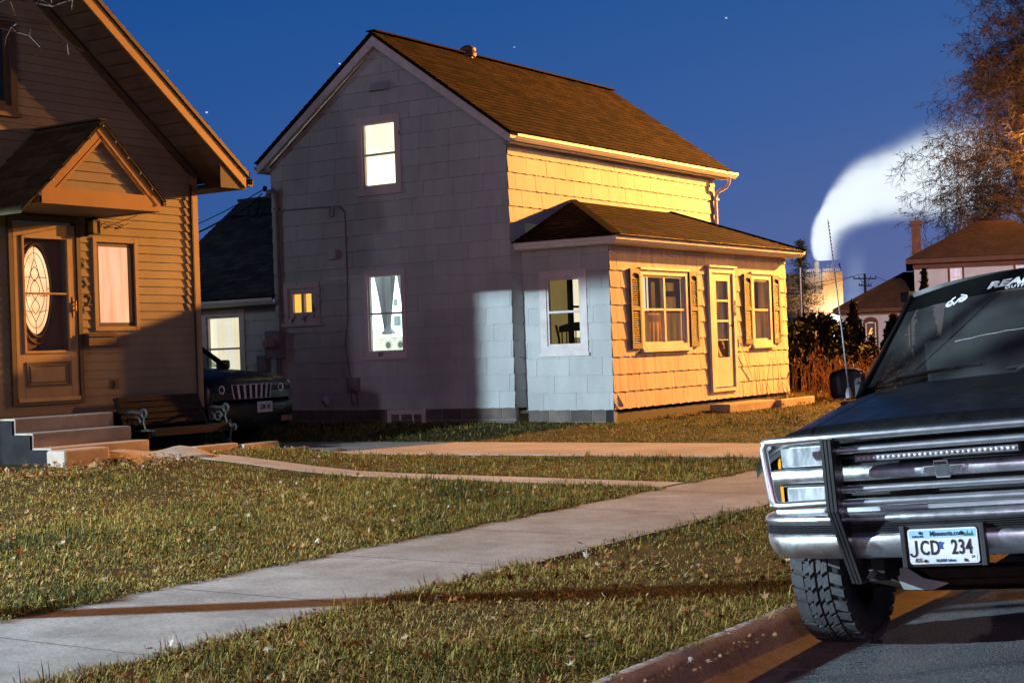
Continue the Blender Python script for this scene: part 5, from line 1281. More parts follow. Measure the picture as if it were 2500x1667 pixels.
    for sg in (-1, 1):
        mb = MB(); x0 = sg*.452
        prof = [(yg_-.035,1.055),(yg_+.005,1.062),(yg_+.06,1.045),(yg_+.065,.72),(yg_+.25,.42),(yg_+.235,.385),(yg_+.165,.385),(yg_-.04,.735)]
        mb.extrude([(x0-.026, y, z) for y, z in prof], (.052,0,0)); u_ = part('guard_upright', mb, M['black_gloss'], gd, bevel=.004)
        mb = MB(); outer = [(yg_-.036,1.05),(yg_-.041,.735),(yg_+.163,.388)]
        for a, b in ((-.024,-.011),(-.006,.006),(.011,.024)):
            for p, q in zip(outer, outer[1:]):
                mb.hexa([(x0+a,p[0]-.012,p[1]),(x0+b,p[0]-.012,p[1]),(x0+b,p[0]+.004,p[1]),(x0+a,p[0]+.004,p[1]),(x0+a,q[0]-.012,q[1]),(x0+b,q[0]-.012,q[1]),(x0+b,q[0]+.004,q[1]),(x0+a,q[0]+.004,q[1])])
        part('rubber_strip', mb, M['rubber'], gd)
        mb = MB(); mb.tube([(x0+sg*.0,yg_+.17,.40),(sg*.42,.3,.42)], .02, 6); part('guard_bracket', mb, M['grey_metal'], gd)
    # ---- wheels
    def wheel(x, y, sgn):
        R, W = .388, .262; c = V((x, y, R))
        mb = MB()
        prof = [(.205,-W*.40),(.235,-W*.48),(.30,-W*.51),(.35,-W*.49),(R-.020,-W*.445),(R-.014,-W*.40),(R-.014,W*.40),(R-.020,W*.445),(.35,W*.49),(.30,W*.51),(.235,W*.48),(.205,W*.40)]
        mb.lathe(prof, c, 'x', 48); wh = part('wheel', mb, M['rubber'], smooth=True)
        mb = MB(); NP = 34
        def P(xx, a, r): return (c.x+xx, c.y+r*math.cos(a), c.z+r*math.sin(a))
        def block(x0, x1, a0, a1, sk0, sk1, hgt=R+.001, lo=R-.016):
            mb.hexa([P(x0,a0+sk0,lo),P(x1,a0+sk1,lo),P(x1,a1+sk1,lo),P(x0,a1+sk0,lo),P(x0,a0+sk0,hgt),P(x1,a0+sk1,hgt),P(x1,a1+sk1,hgt),P(x0,a1+sk0,hgt)], random.random())
        st = 2*math.pi/NP; h = W/2
        for k in range(NP):
            a = k*st
            # shoulder lugs wrap on to the sidewall
            for sg in (-1, 1):
                lug = .76 if k % 2 else .60
                block(sg*h*.98, sg*h*.52, a+.04*st*sg, a+lug*st, .10*st*sg, -.16*st*sg, R-.003)
                block(sg*h*.98, sg*h*.90, a+.04*st, a+lug*st, .10*st*sg, .10*st*sg, R-.010, .33)
            # two rows of Z shaped centre blocks
            block(-h*.47, -h*.22, a+.05*st, a+.80*st, .25*st, 0); block(-h*.24, -h*.05, a+.35*st, a+1.05*st, .10*st, -.22*st)
            block(h*.05, h*.24, a+.05*st, a+.75*st, .22*st, -.10*st); block(h*.22, h*.47, a+.30*st, a+1.05*st, 0, -.25*st)
        part('tread_blocks', mb, M['tread'], wh)
        mb = MB(); s_ = sgn
        mb.lathe([(.207,s_*.105),(.20,s_*.09),(.185,s_*.03),(.19,-s_*.10),(.207,-s_*.107)], c, 'x', 32)
        mb.lathe([(.186,-s_*.045),(.13,-s_*.065),(.10,-s_*.05),(.06,-s_*.085),(0,-s_*.085)], c, 'x', 32); part('rim', mb, M['rim'], wh, True)
        mb = MB(); mb.lathe([(0,.07*s_),(.15,.07*s_),(.15,.045*s_),(0,.045*s_)], c, 'x', 28); part('brake_disc', mb, M['rust'], wh)
    wheel(-.81, .87, 1); wheel(.81, .87, -1); wheel(-.81, 4.32, 1); wheel(.81, 4.32, -1)
    # ---- what shows under the bumper
    mb = MB()
    for sg in (-1, 1):
        loft(mb, [[(sg*.70,.82,.33),(sg*.70,.92,.33),(sg*.70,.92,.27),(sg*.70,.82,.27)], [(sg*.45,.70,.37),(sg*.45,1.02,.37),(sg*.45,1.02,.30),(sg*.45,.70,.30)], [(sg*.30,.62,.42),(sg*.30,1.05,.42),(sg*.30,1.05,.33),(sg*.30,.62,.33)]])
    loft(mb, [[(-.62,.50,.36),(-.62,.62,.36),(-.62,.62,.42),(-.62,.5,.42)], [(-.3,.46,.30),(-.3,.62,.30),(-.3,.62,.40),(-.3,.46,.40)], [(.3,.46,.30),(.3,.62,.30),(.3,.62,.40),(.3,.46,.40)], [(.62,.50,.36),(.62,.62,.36),(.62,.62,.42),(.62,.5,.42)]])
    mb.tube([(-.66,.80,.40),(-.55,.66,.34),(-.3,.52,.33),(.3,.52,.33)], .018, 8)
    part('suspension_arm', mb, M['rust'], smooth=True)
    mb = MB(); mb.extrude([(-.40,.44,.40),(-.34,.44,.415),(-.26,.44,.36),(-.14,.44,.335),(-.22,.44,.305),(-.36,.44,.31)], (0,.012,0)); part('tow_bracket', mb, M['grey_metal'])
    # ---- mirror, aerial
    for sg in (-1, 1):
        mb = MB(); loft(mb, [[(sg*.915,1.66+dy,1.225+dz) for dy, dz in ((0,0),(.09,0),(.10,.14),(0,.14))], [(sg*.99,1.64+dy,1.205+dz) for dy, dz in ((-.03,0),(.11,0),(.11,.175),(-.03,.175))], [(sg*1.10,1.66+dy,1.215+dz) for dy, dz in ((0,0),(.10,.02),(.10,.14),(0,.145))]])
        mr = part('side_mirror', mb, M['black_plastic'], bevel=.025)
        mb = MB(); mb.tube([(sg*.88,1.72,1.24),(sg*.96,1.71,1.27)], .03, 8); mb.box(min(sg*.90,sg*.955), max(sg*.90,sg*.955), 1.66, 1.80, 1.19, 1.28); part('mirror_arm', mb, M['black_plastic'], mr)
    mb = MB(); mb.lathe([(.02,1.215),(.018,1.245),(.008,1.27),(0,1.272)], (-.845,1.28,0), 'z', 10); mb.tube([(-.845,1.28,1.26),(-.850,1.29,1.6),(-.868,1.31,2.18)], [.0045,.004,.002], 6)
    an = part('aerial', mb, M['grey_metal'])
    mb = MB()
    for k in range(46): z = 1.28+.0195*k; x = -.845-.018*((z-1.26)/.92)**1.5-.003; q = 1.28+.03*((z-1.26)/.92); mb.tube([(x,q,z),(x,q,z+.009)], .0036, 6)
    part('aerial_coil', mb, M['black_plastic'], an)

def thing_part(nm, par):
    """an Empty that gathers the pieces of one part"""
    o = bpy.data.objects.new(nm, None); COL.objects.link(o); o.parent = par; o.empty_display_size = .1
    return o
pickup()

# ================================================================== FAR BUILDINGS, POLES, STEAM
def frame_at(px, D, base=None):
    """ground point at depth D on the line of sight px, with the turn that faces the street corner"""
    d = fw + r2*((px-1250)/FX); p = V((0,0,H)) + d*D; return p
def U(px, D): return (px)/FX*D
def stone_house():
    # local frame: x to the right along the facade, y away, z up;  facade turned square to the view
    D = 88; base = frame_at(2238, D); ang = YAW+.255
    root = thing('stone_house', 'pale stone house with brown hip roof, arched windows and brick chimney behind the pickup', 'house', (base.x, base.y, .3))
    root.rotation_euler = (0, 0, -ang + 2*0)
    root.rotation_euler = (0, 0, .328)
    k = D/FX; hz = 822
    X = lambda px: (px-2238)*k; Zz = lambda py: 1.52-.3+(hz-py)*k
    P = lambda s, z, o: (s, -o, z)
    def part(nm, mb, mat, par=root): return mesh_obj(nm, mb, M[mat] if isinstance(mat, str) else mat, par, False, True)
    mb = MB(); siding_box = mb
    # main block with window openings cut by a simple grid
    def wall(x0, x1, z0, z1, ops, y=0.):
        xs = sorted({x0, x1} | {v for o in ops for v in o[:2]}); zs = sorted({z0, z1} | {v for o in ops for v in o[2:]})
        for a, b in zip(xs, xs[1:]):
            for c, d in zip(zs, zs[1:]):
                if any(o[0]-1e-6 <= a and b <= o[1]+1e-6 and o[2]-1e-6 <= c and d <= o[3]+1e-6 for o in ops): continue
                mb.face([(a,y,c),(b,y,c),(b,y,d),(a,y,d)])
    w1 = (X(2322), X(2350), Zz(705), Zz(655)); w2 = (X(2474), X(2502), Zz(700), Zz(645))
    wall(0, X(2620), 0, Zz(640), [w1, w2]); mb.face([(0,0,0),(0,9,0),(0,9,Zz(640)),(0,0,Zz(640))]); mb.face([(X(2620),0,0),(X(2620),9,0),(X(2620),9,Zz(640)),(X(2620),0,Zz(640))])
    wl0 = (X(2118), X(2143), Zz(852), Zz(782)); wl1 = (X(2196), X(2222), Zz(852), Zz(778))
    wall(X(2060), 0, 0, Zz(757), [wl0, wl1], -.35); mb.face([(X(2060),-.35,0),(X(2060),7,0),(X(2060),7,Zz(757)),(X(2060),-.35,Zz(757))])
    part('wall', mb, 'stone')
    mb = MB(); e = .45; zE = Zz(632); x0, x1 = -e, X(2620)+e; zR = Zz(533); yr = 4.5
    A, B, C_, D_ = (x0,-e,zE), (x1,-e,zE), (x1,9+e,zE), (x0,9+e,zE); R0, R1 = (X(2396),yr,zR), (X(2480),yr,zR)
    mb.face([A,B,R1,R0]); mb.face([B,C_,R1]); mb.face([C_,D_,R0,R1]); mb.face([D_,A,R0]); rf = part('roof', mb, 'brown_roof')
    mb = MB(); mb.box(x0,x1,-e,9+e,zE-.28,zE-.02); mb.box(-.06,X(2620)+.06,-.1,0,Zz(657),zE-.28); part('cornice', mb, 'brown_arch', rf)
    mb = MB(); e = .45; zW = Zz(747); xl = X(2060)-e; zT = Zz(656); ym = 3.4
    mb.face([(xl,-.35-e,zW),(0,-.35-e,zW),(0,ym,zT),(X(2212),ym,zT)]); mb.face([(xl,-.35-e,zW),(X(2212),ym,zT),(xl,7+e,zW)]); mb.face([(0,ym,zT),(X(2212),ym,zT),(xl,7+e,zW),(0,7+e,zW)]); wr = part('wing_roof', mb, 'brown_roof')
    mb = MB(); mb.box(xl,-.02,-.35-e,-.35+.02,zW-.24,zW-.02); mb.box(xl,xl+e,-.3,7,zW-.24,zW-.02); part('eaves', mb, 'brown_arch', wr)
    mb = MB(); cx = X(2246); mb.box(cx-.26,cx+.26,1.2,1.72,zE-.4,Zz(545)); mb.box(cx-.34,cx+.34,1.12,1.80,Zz(545),Zz(534)); mb.box(cx-.05,cx+.05,1.4,1.5,Zz(534),Zz(528)); part('chimney', mb, 'brick', rf)
    for (a, b, c, d), y, lit in ((w1,0,1),(w2,0,1),(wl0,-.35,0),(wl1,-.35,0)):
        mb = MB(); mb.pframe(lambda s, z, o: (s, y-o, z), a, b, c, d, .06, -.12, .03); fr = part('window', mb, 'white_trim')
        mb = MB(); n = 8; m_, hw = (a+b)/2, (b-a)/2+.12
        arc = [(m_-hw*math.cos(math.pi*i/n), y-.04, d+.02+.30*math.sin(math.pi*i/n)) for i in range(n+1)]; inn = [(m_-(hw-.22)*math.cos(math.pi*i/n), y-.04, d-.04+.10*math.sin(math.pi*i/n)) for i in range(n+1)]
        for i in range(n): mb.face([arc[i], arc[i+1], inn[i+1], inn[i]])
        mb.face([(a-.12,y-.04,d),(a-.0,y-.04,d),(a-.0,y-.04,c),(a-.12,y-.04,c)]); mb.face([(b+.12,y-.04,d),(b,y-.04,d),(b,y-.04,c),(b+.12,y-.04,c)]); part('arch_trim', mb, 'brown_arch', fr)
        mb = MB(); mb.face([(a,y+.10,c),(b,y+.10,c),(b,y+.10,d),(a,y+.10,d)]); part('pane', mb, 'far_lit' if lit else pm('dim_far_pane', (.10,.10,.16), (.05,.05,.08), 2, .2), fr)
        mb = MB()
        if lit:
            for q in (1/3, 2/3): mb.box(a+(b-a)*q-.015, a+(b-a)*q+.015, y+.04, y+.07, c, d)
        mb.box(a, b, y+.04, y+.07, (c+d)/2-.025, (c+d)/2+.025)
        part('glazing_bar', mb, 'white_trim', fr)
        if not lit and y < 0 and a == wl0[0]:
            mb = MB(); mb.tube([(a+.18,y+.09,c+.95),(a+.28,y+.09,c+1.2),(a+.36,y+.09,c+1.32)], .045, 6); mb.tube([(a+.26,y+.09,c+.92),(a+.36,y+.09,c+1.12)], .035, 6); part('chandelier', mb, 'far_warm', fr)
            mb = MB(); mb.box(a+.05, b-.05, y+.07, y+.09, c+.1, c+.62); part('window_display', mb, 'far_lit', fr)
stone_house()

def factory():
    D = 350; base = frame_at(2030, D); k = D/FX; hz = 829
    root = thing('factory_tower', 'floodlit corrugated steel plant building with railings and a steaming stack', 'factory', (base.x, base.y, 0)); root.rotation_euler = (0, 0, .382)
    X = lambda px: (px-2030)*k; Zz = lambda py: 1.52+(hz-py)*k
    def part(nm, mb, mat, par=root, sm=False): return mesh_obj(nm, mb, M[mat], par, sm, True)
    def corr(x0, x1, z0, z1, y, mat, nm, pitch=.32):
        mb = MB(); n = max(2, int((x1-x0)/pitch))
        for i in range(n):
            a = x0+(x1-x0)*i/n; w_ = (x1-x0)/n
            mb.face([(a,y,z0),(a+w_*.45,y,z0),(a+w_*.45,y,z1),(a,y,z1)]); mb.face([(a+w_*.45,y,z0),(a+w_*.5,y-.09,z0),(a+w_*.5,y-.09,z1),(a+w_*.45,y,z1)])
            mb.face([(a+w_*.5,y-.09,z0),(a+w_*.95,y-.09,z0),(a+w_*.95,y-.09,z1),(a+w_*.5,y-.09,z1)]); mb.face([(a+w_*.95,y-.09,z0),(a+w_,y,z0),(a+w_,y,z1),(a+w_*.95,y-.09,z1)])
        mb.box(x0, x1, y+.02, y+9, z0, z1)
        return part(nm, mb, mat)
    corr(X(2014), X(2062), Zz(764), Zz(663), 0, 'steel_orange', 'tower_wall')
    corr(X(1925), X(2014)-.02, Zz(712), Zz(664), .8, 'steel_grey', 'grey_wall', 1.1)
    corr(X(1925), X(2014)-.03, Zz(764), Zz(714), .2, 'steel_orange', 'lower_wall')
    corr(X(1925), X(2064), -2, Zz(765), -.8, 'steel_white', 'base_wall')
    mb = MB(); mb.lathe([(X(2007.5)-X(2001),Zz(664)),(X(2007.5)-X(2001),Zz(637)),(X(2007.2)-X(2001),Zz(635)),(.3,Zz(636))], (X(2001),3,0), 'z', 16); part('stack', mb, 'steel_white', root, 'flat')
    for (xa, xb, zt, y) in ((1966,2010,663,.85),(2016,2055,663,.05),(1970,2018,714,-.1)):
        mb = MB(); n = 9
        for i in range(n+1): x = X(xa)+(X(xb)-X(xa))*i/n; mb.box(x-.04,x+.04,y,y+.08,Zz(zt),Zz(zt-8))
        for dz in (8,4): mb.box(X(xa),X(xb),y,y+.08,Zz(zt-dz)-.05,Zz(zt-dz)+.05)
        part('railing', mb, 'steel_white')
    mb = MB()
    for x, h in ((2028,676-662+6),(2036,18),(2044,26),(2052,14)): mb.box(X(x)-.04,X(x)+.04,2,2.1,Zz(662),Zz(662-h))
    part('mast', mb, 'steel_white')
    mb = MB(); mb.face([(X(2053),1.9,Zz(643)),(X(2057),1.9,Zz(641)),(X(2059),1.9,Zz(654)),(X(2057),1.9,Zz(656))]); part('flag', mb, 'crt_red')
    # its own floodlights
    R = Matrix.Rotation(.382, 3, 'Z'); W = lambda p: V((base.x, base.y, 0)) + R @ V(p)
    lamp('plant_sodium_flood', W((X(2050), -6, Zz(735))), 4200, (1,.56,.22), .4, 'SPOT', W((X(2036), 0, Zz(712))), 120, .8)
    lamp('plant_sodium_flood', W((X(1990), -5, Zz(762))), 1900, (1,.50,.2), .4, 'SPOT', W((X(1990), 0, Zz(738))), 120, .8)
    lamp('plant_white_flood', W((X(2050), -6, Zz(790))), 4200, (.92,1,.90), .4, 'SPOT', W((X(2046), 0, Zz(796))), 130, .8)
    lamp('plant_stack_flood', W((X(1998), -8, Zz(655))), 2600, (1,.8,.66), .4, 'SPOT', W((X(2001), 3, Zz(645))), 60, .8)
    return W, X, Zz
FW, FXX, FZZ = factory()

def soft_volume(name, mb, mat, root): 
    o = mesh_obj(name, mb, mat, root, False, True); return o
def plume():
    D = 352; k = D/FX; base = frame_at(2002, D); hz = 830
    root_loc = (base.x, base.y, 0)
    kk = 620/1473   # reference pixel of the measured drawing
    X = lambda a: ((a*kk+1880)-2002)*k; Zz = lambda b: 1.52+(hz-(b*kk+200))*k
    mb = MB(); mb.box(X(225), X(1560), -9.5, 9.5, Zz(1034), Zz(215))
    m = bpy.data.materials.new('steam'); m.use_nodes = True; t = m.node_tree; t.nodes.clear()
    out = N(t, 'ShaderNodeOutputMaterial'); tc = N(t, 'ShaderNodeTexCoord'); sp = N(t, 'ShaderNodeSeparateXYZ'); t.links.new(tc.outputs['Object'], sp.inputs[0])
    sc = kk*k
    cx, cz, ax_, bz = X(1150), Zz(1030), 862*sc, 452*sc
    Xn = mth(t, 'MAXIMUM', mth(t, 'MULTIPLY', mth(t, 'SUBTRACT', cx, sp.outputs['X']), 1/ax_), .0001)
    Zn = mth(t, 'MAXIMUM', mth(t, 'MULTIPLY', mth(t, 'SUBTRACT', sp.outputs['Z'], cz), 1/bz), .0001)
    n = 2.6
    S_ = mth(t, 'ADD', mth(t, 'POWER', Xn, n), mth(t, 'POWER', Zn, n)); rho = mth(t, 'POWER', S_, 1/n)
    gx_ = mth(t, 'MULTIPLY', mth(t, 'POWER', mth(t, 'DIVIDE', Xn, rho), n-1), 1/ax_); gz_ = mth(t, 'MULTIPLY', mth(t, 'POWER', mth(t, 'DIVIDE', Zn, rho), n-1), 1/bz)
    g = mth(t, 'SQRT', mth(t, 'ADD', mth(t, 'MULTIPLY', gx_, gx_), mth(t, 'MULTIPLY', gz_, gz_)))
    dist = mth(t, 'DIVIDE', mth(t, 'SUBTRACT', rho, 1.), g)
    tt = mth(t, 'MAXIMUM', mth(t, 'SUBTRACT', 1.0, Xn), 0.)
    tt = mth(t, 'MAXIMUM', tt, mth(t, 'MULTIPLY', Zn, .05))
    w_ = mth(t, 'MULTIPLY_ADD', mth(t, 'POWER', tt, .52), 222*sc); w_.node.inputs[2].default_value = 7*sc
    nz = noise(t, .10, 3, .5, None, (.5,1,.8)); w_ = mth(t, 'MULTIPLY', w_, mth(t, 'MULTIPLY_ADD', nz, .5)); w_.node.inputs[1].links[0].from_node.inputs[2].default_value = .78
    r_ = mth(t, 'DIVIDE', mth(t, 'SQRT', mth(t, 'ADD', mth(t, 'MULTIPLY', dist, dist), mth(t, 'MULTIPLY', sp.outputs['Y'], sp.outputs['Y']))), w_)
    f = N(t, 'ShaderNodeMapRange', interpolation_type='SMOOTHERSTEP'); f.inputs[1].default_value = 1.85; f.inputs[2].default_value = .0; t.links.new(r_, f.inputs[0])
    fade = N(t, 'ShaderNodeMapRange', interpolation_type='SMOOTHSTEP'); fade.inputs[1].default_value = X(1450); fade.inputs[2].default_value = X(1050); t.links.new(sp.outputs['X'], fade.inputs[0])
    thin = N(t, 'ShaderNodeSeparateColor'); t.links.new(ramp(t, tt, [(0, (.62,)*3), (.05, (.55,)*3), (.15, (.26,)*3), (.4, (.10,)*3), (1, (.045,)*3)]), thin.inputs[0]); thin4 = mth(t, 'MULTIPLY', thin.outputs[0], 5.)
    den = mth(t, 'MULTIPLY', mth(t, 'MULTIPLY', mth(t, 'POWER', f.outputs[0], 1.5), fade.outputs[0]), thin4)
    den = mth(t, 'MULTIPLY', den, ramp(t, noise(t, .20, 5, .65, None, (.45,1,1)), [(.34, (.30,)*3), (.64, (1.5,)*3)]))
    ab = N(t, 'ShaderNodeVolumeAbsorption'); ab.inputs[0].default_value = (0,0,0,1); t.links.new(den, ab.inputs[1])
    ev = N(t, 'ShaderNodeEmission'); ev.inputs[0].default_value = (.80,.88,.96,1); t.links.new(mth(t, 'MULTIPLY', den, 1.12), ev.inputs[1])  # steam glows by itself, in place of floodlight falling on it
    ad = N(t, 'ShaderNodeAddShader'); t.links.new(ab.outputs[0], ad.inputs[0]); t.links.new(ev.outputs[0], ad.inputs[1]); t.links.new(ad.outputs[0], out.inputs['Volume'])
    o = mesh_obj('steam_plume', mb, m, None); o.location = root_loc; o.rotation_euler = (0, 0, .38)
    tag(o, 'bright white steam plume bending right from the plant stack', 'steam')
plume()
def faint_steam():
    D = 380; k = D/FX; base = frame_at(2085, D)
    mb = MB(); mb.lathe([(.2,0),(2.6,1),(4.2,5),(4.2,14),(2.4,18),(.2,19)], (0,0,0), 'z', 16)
    m = bpy.data.materials.new('thin_steam'); m.use_nodes = True; t = m.node_tree; t.nodes.clear()
    out = N(t, 'ShaderNodeOutputMaterial'); tc = N(t, 'ShaderNodeTexCoord'); sp = N(t, 'ShaderNodeSeparateXYZ'); t.links.new(tc.outputs['Object'], sp.inputs[0])
    x = mth(t, 'SUBTRACT', sp.outputs['X'], mth(t, 'MULTIPLY', sp.outputs['Z'], .10))
    r_ = mth(t, 'SQRT', mth(t, 'ADD', mth(t, 'MULTIPLY', x, x), mth(t, 'MULTIPLY', sp.outputs['Y'], sp.outputs['Y'])))
    f = N(t, 'ShaderNodeMapRange', interpolation_type='SMOOTHSTEP'); f.inputs[1].default_value = 3.8; f.inputs[2].default_value = .3; t.links.new(r_, f.inputs[0])
    h = N(t, 'ShaderNodeMapRange', interpolation_type='SMOOTHSTEP'); h.inputs[1].default_value = 18; h.inputs[2].default_value = 2; t.links.new(sp.outputs['Z'], h.inputs[0])
    den = mth(t, 'MULTIPLY', mth(t, 'MULTIPLY', f.outputs[0], h.outputs[0]), mth(t, 'MULTIPLY', noise(t, .3, 3), .14))
    ab = N(t, 'ShaderNodeVolumeAbsorption'); ab.inputs[0].default_value = (0,0,0,1); t.links.new(den, ab.inputs[1])
    ev = N(t, 'ShaderNodeEmission'); ev.inputs[0].default_value = (.50,.66,.82,1); t.links.new(den, ev.inputs[1])  # the wisp glows too, its lighting is put into the volume
    ad = N(t, 'ShaderNodeAddShader'); t.links.new(ab.outputs[0], ad.inputs[0]); t.links.new(ev.outputs[0], ad.inputs[1]); t.links.new(ad.outputs[0], out.inputs['Volume'])
    o = mesh_obj('steam_wisp', mb, m, None, True); o.location = (base.x, base.y, 9.); o.rotation_euler = (0, 0, .36)
    tag(o, 'thin faint steam wisp rising behind the utility pole', 'steam')
faint_steam()

def poles():
    b = frame_at(1959, 70); z = lambda py: 1.52+(832-py)/FX*70
    root = thing('flag_pole', 'thin pale metal pole in front of the spruce beside the white house', 'pole', (b.x, b.y, .2))
    mb = MB(); mb.tube([(b.x, b.y, .2), (b.x, b.y, z(658))], [.06,.045], 8); mesh_obj('pole', mb, M['pole_metal'], root, 'flat')
    mb = MB(); mb.lathe([(.0,.06),(.06,.03),(.06,-.03),(0,-.06)], (b.x, b.y, z(658)+.05), 'z', 8); mesh_obj('finial', mb, M['pole_metal'], root)
    D = 150; b = frame_at(2117, D); k = D/FX
    root = thing('utility_pole', 'wooden utility pole with two crossarms rising behind the stone house roof', 'utility pole', (b.x, b.y, 0))
    R = Matrix.Rotation(.37, 3, 'Z'); W = lambda x, y, zz: V((b.x, b.y, 0)) + R @ V((x, y, zz)); z = lambda py: 1.52+(828-py)*k
    mb = MB(); mb.tube([W(0,0,0), W(0,0,z(669))], [.17,.12], 8); mesh_obj('pole', mb, M['pole_wood'], root, 'flat')
    for zz, w_, dx in ((z(681), 1.1, 0), (z(698), .62, 0)):
        mb = MB(); mb.bar(W(-w_,-.15,zz+.05), W(w_,-.15,zz-.05), .10, .12); ca = mesh_obj('crossarm', mb, M['pole_wood'], root)
        for x in (-w_+.06, -w_*.5, w_*.5, w_-.06):
            q = MB(); q.lathe([(.04,0),(.06,.08),(.05,.16),(0,.19)], W(x,-.15,zz+.06), 'z', 6); mesh_obj('insulator', q, M['white_trim'], ca)
    mb = MB(); mb.bar(W(0,-.1,z(695)), W(.45,-.15,z(683)), .05, .05); mb.bar(W(0,-.1,z(695)), W(-.45,-.15,z(683)), .05, .05); mesh_obj('brace', mb, M['grey_metal'], root)
    A = [W(-1.05,-.15,z(680)+.2), W(0,0,z(669)), W(1.05,-.15,z(682)+.2)]
    far = [frame_at(1700, 175)+V((0,0,4.9)), frame_at(1700, 175)+V((0,0,6.6)), frame_at(2420, 130)+V((0,0,4.2))]
    mb = MB()
    for a, f in ((A[0],far[0]),(A[1],far[1]),(A[2],far[2])):
        mb.tube([a+(f-a)*i/10 - V((0,0,.8*4*(i/10)*(1-i/10))) for i in range(11)], .022, 4, False)
    o = mesh_obj('overhead_wires', mb, M['cable'], None); tag(o, 'thin overhead wires strung from the far utility pole', 'wires')
    # service drop to the white house
    ins = V((-18.72, 20.58, 4.58)); p0 = frame_at(250, 62)+V((0,0,0)); p0.z = 1.52+(888-575)/FX*62
    mb = MB()
    mb.tube([ins+(p0-ins)*i/16-V((0,0,1.0*4*(i/16)*(1-i/16)*.5)) for i in range(17)], .011, 5, False)
    p1 = p0-V((0,0,.45)); i1 = ins+V((-.42,.3,-.12))
    mb.tube([i1+(p1-i1)*i/16-V((0,0,1.0*4*(i/16)*(1-i/16)*.5)) for i in range(17)], .02, 5, False)
    mb.tube([i1, i1+V((-.05,0,-.25)), V((-18.95,20.45,4.05)), V((-18.75,20.45,4.05)), V((-18.62,20.5,4.3)), V((-18.60,20.53,4.44))], .016, 6, False)
    mb.tube([ins+V((-.25,.2,-.05)), V((-19.05,20.5,4.28)), V((-19.02,20.45,4.12))], .012, 5, False)
    for dz in (0, -.35):
        a = V((-21.5, 23.5, 3.95+dz)); e = frame_at(240, 66); e.z = 1.52+(888-665)/FX*66+dz
        mb.tube([a+(e-a)*i/12-V((0,0,.5*4*(i/12)*(1-i/12)*.5)) for i in range(13)], .013, 5, False)
    mb.lathe([(.02,-.05),(.04,-.03),(.04,.03),(.02,.05)], ins, 'z', 8)
    o = mesh_obj('service_wires', mb, M['cable'], None); tag(o, 'black service wires running left from the upper corner of the white house', 'wires')
poles()

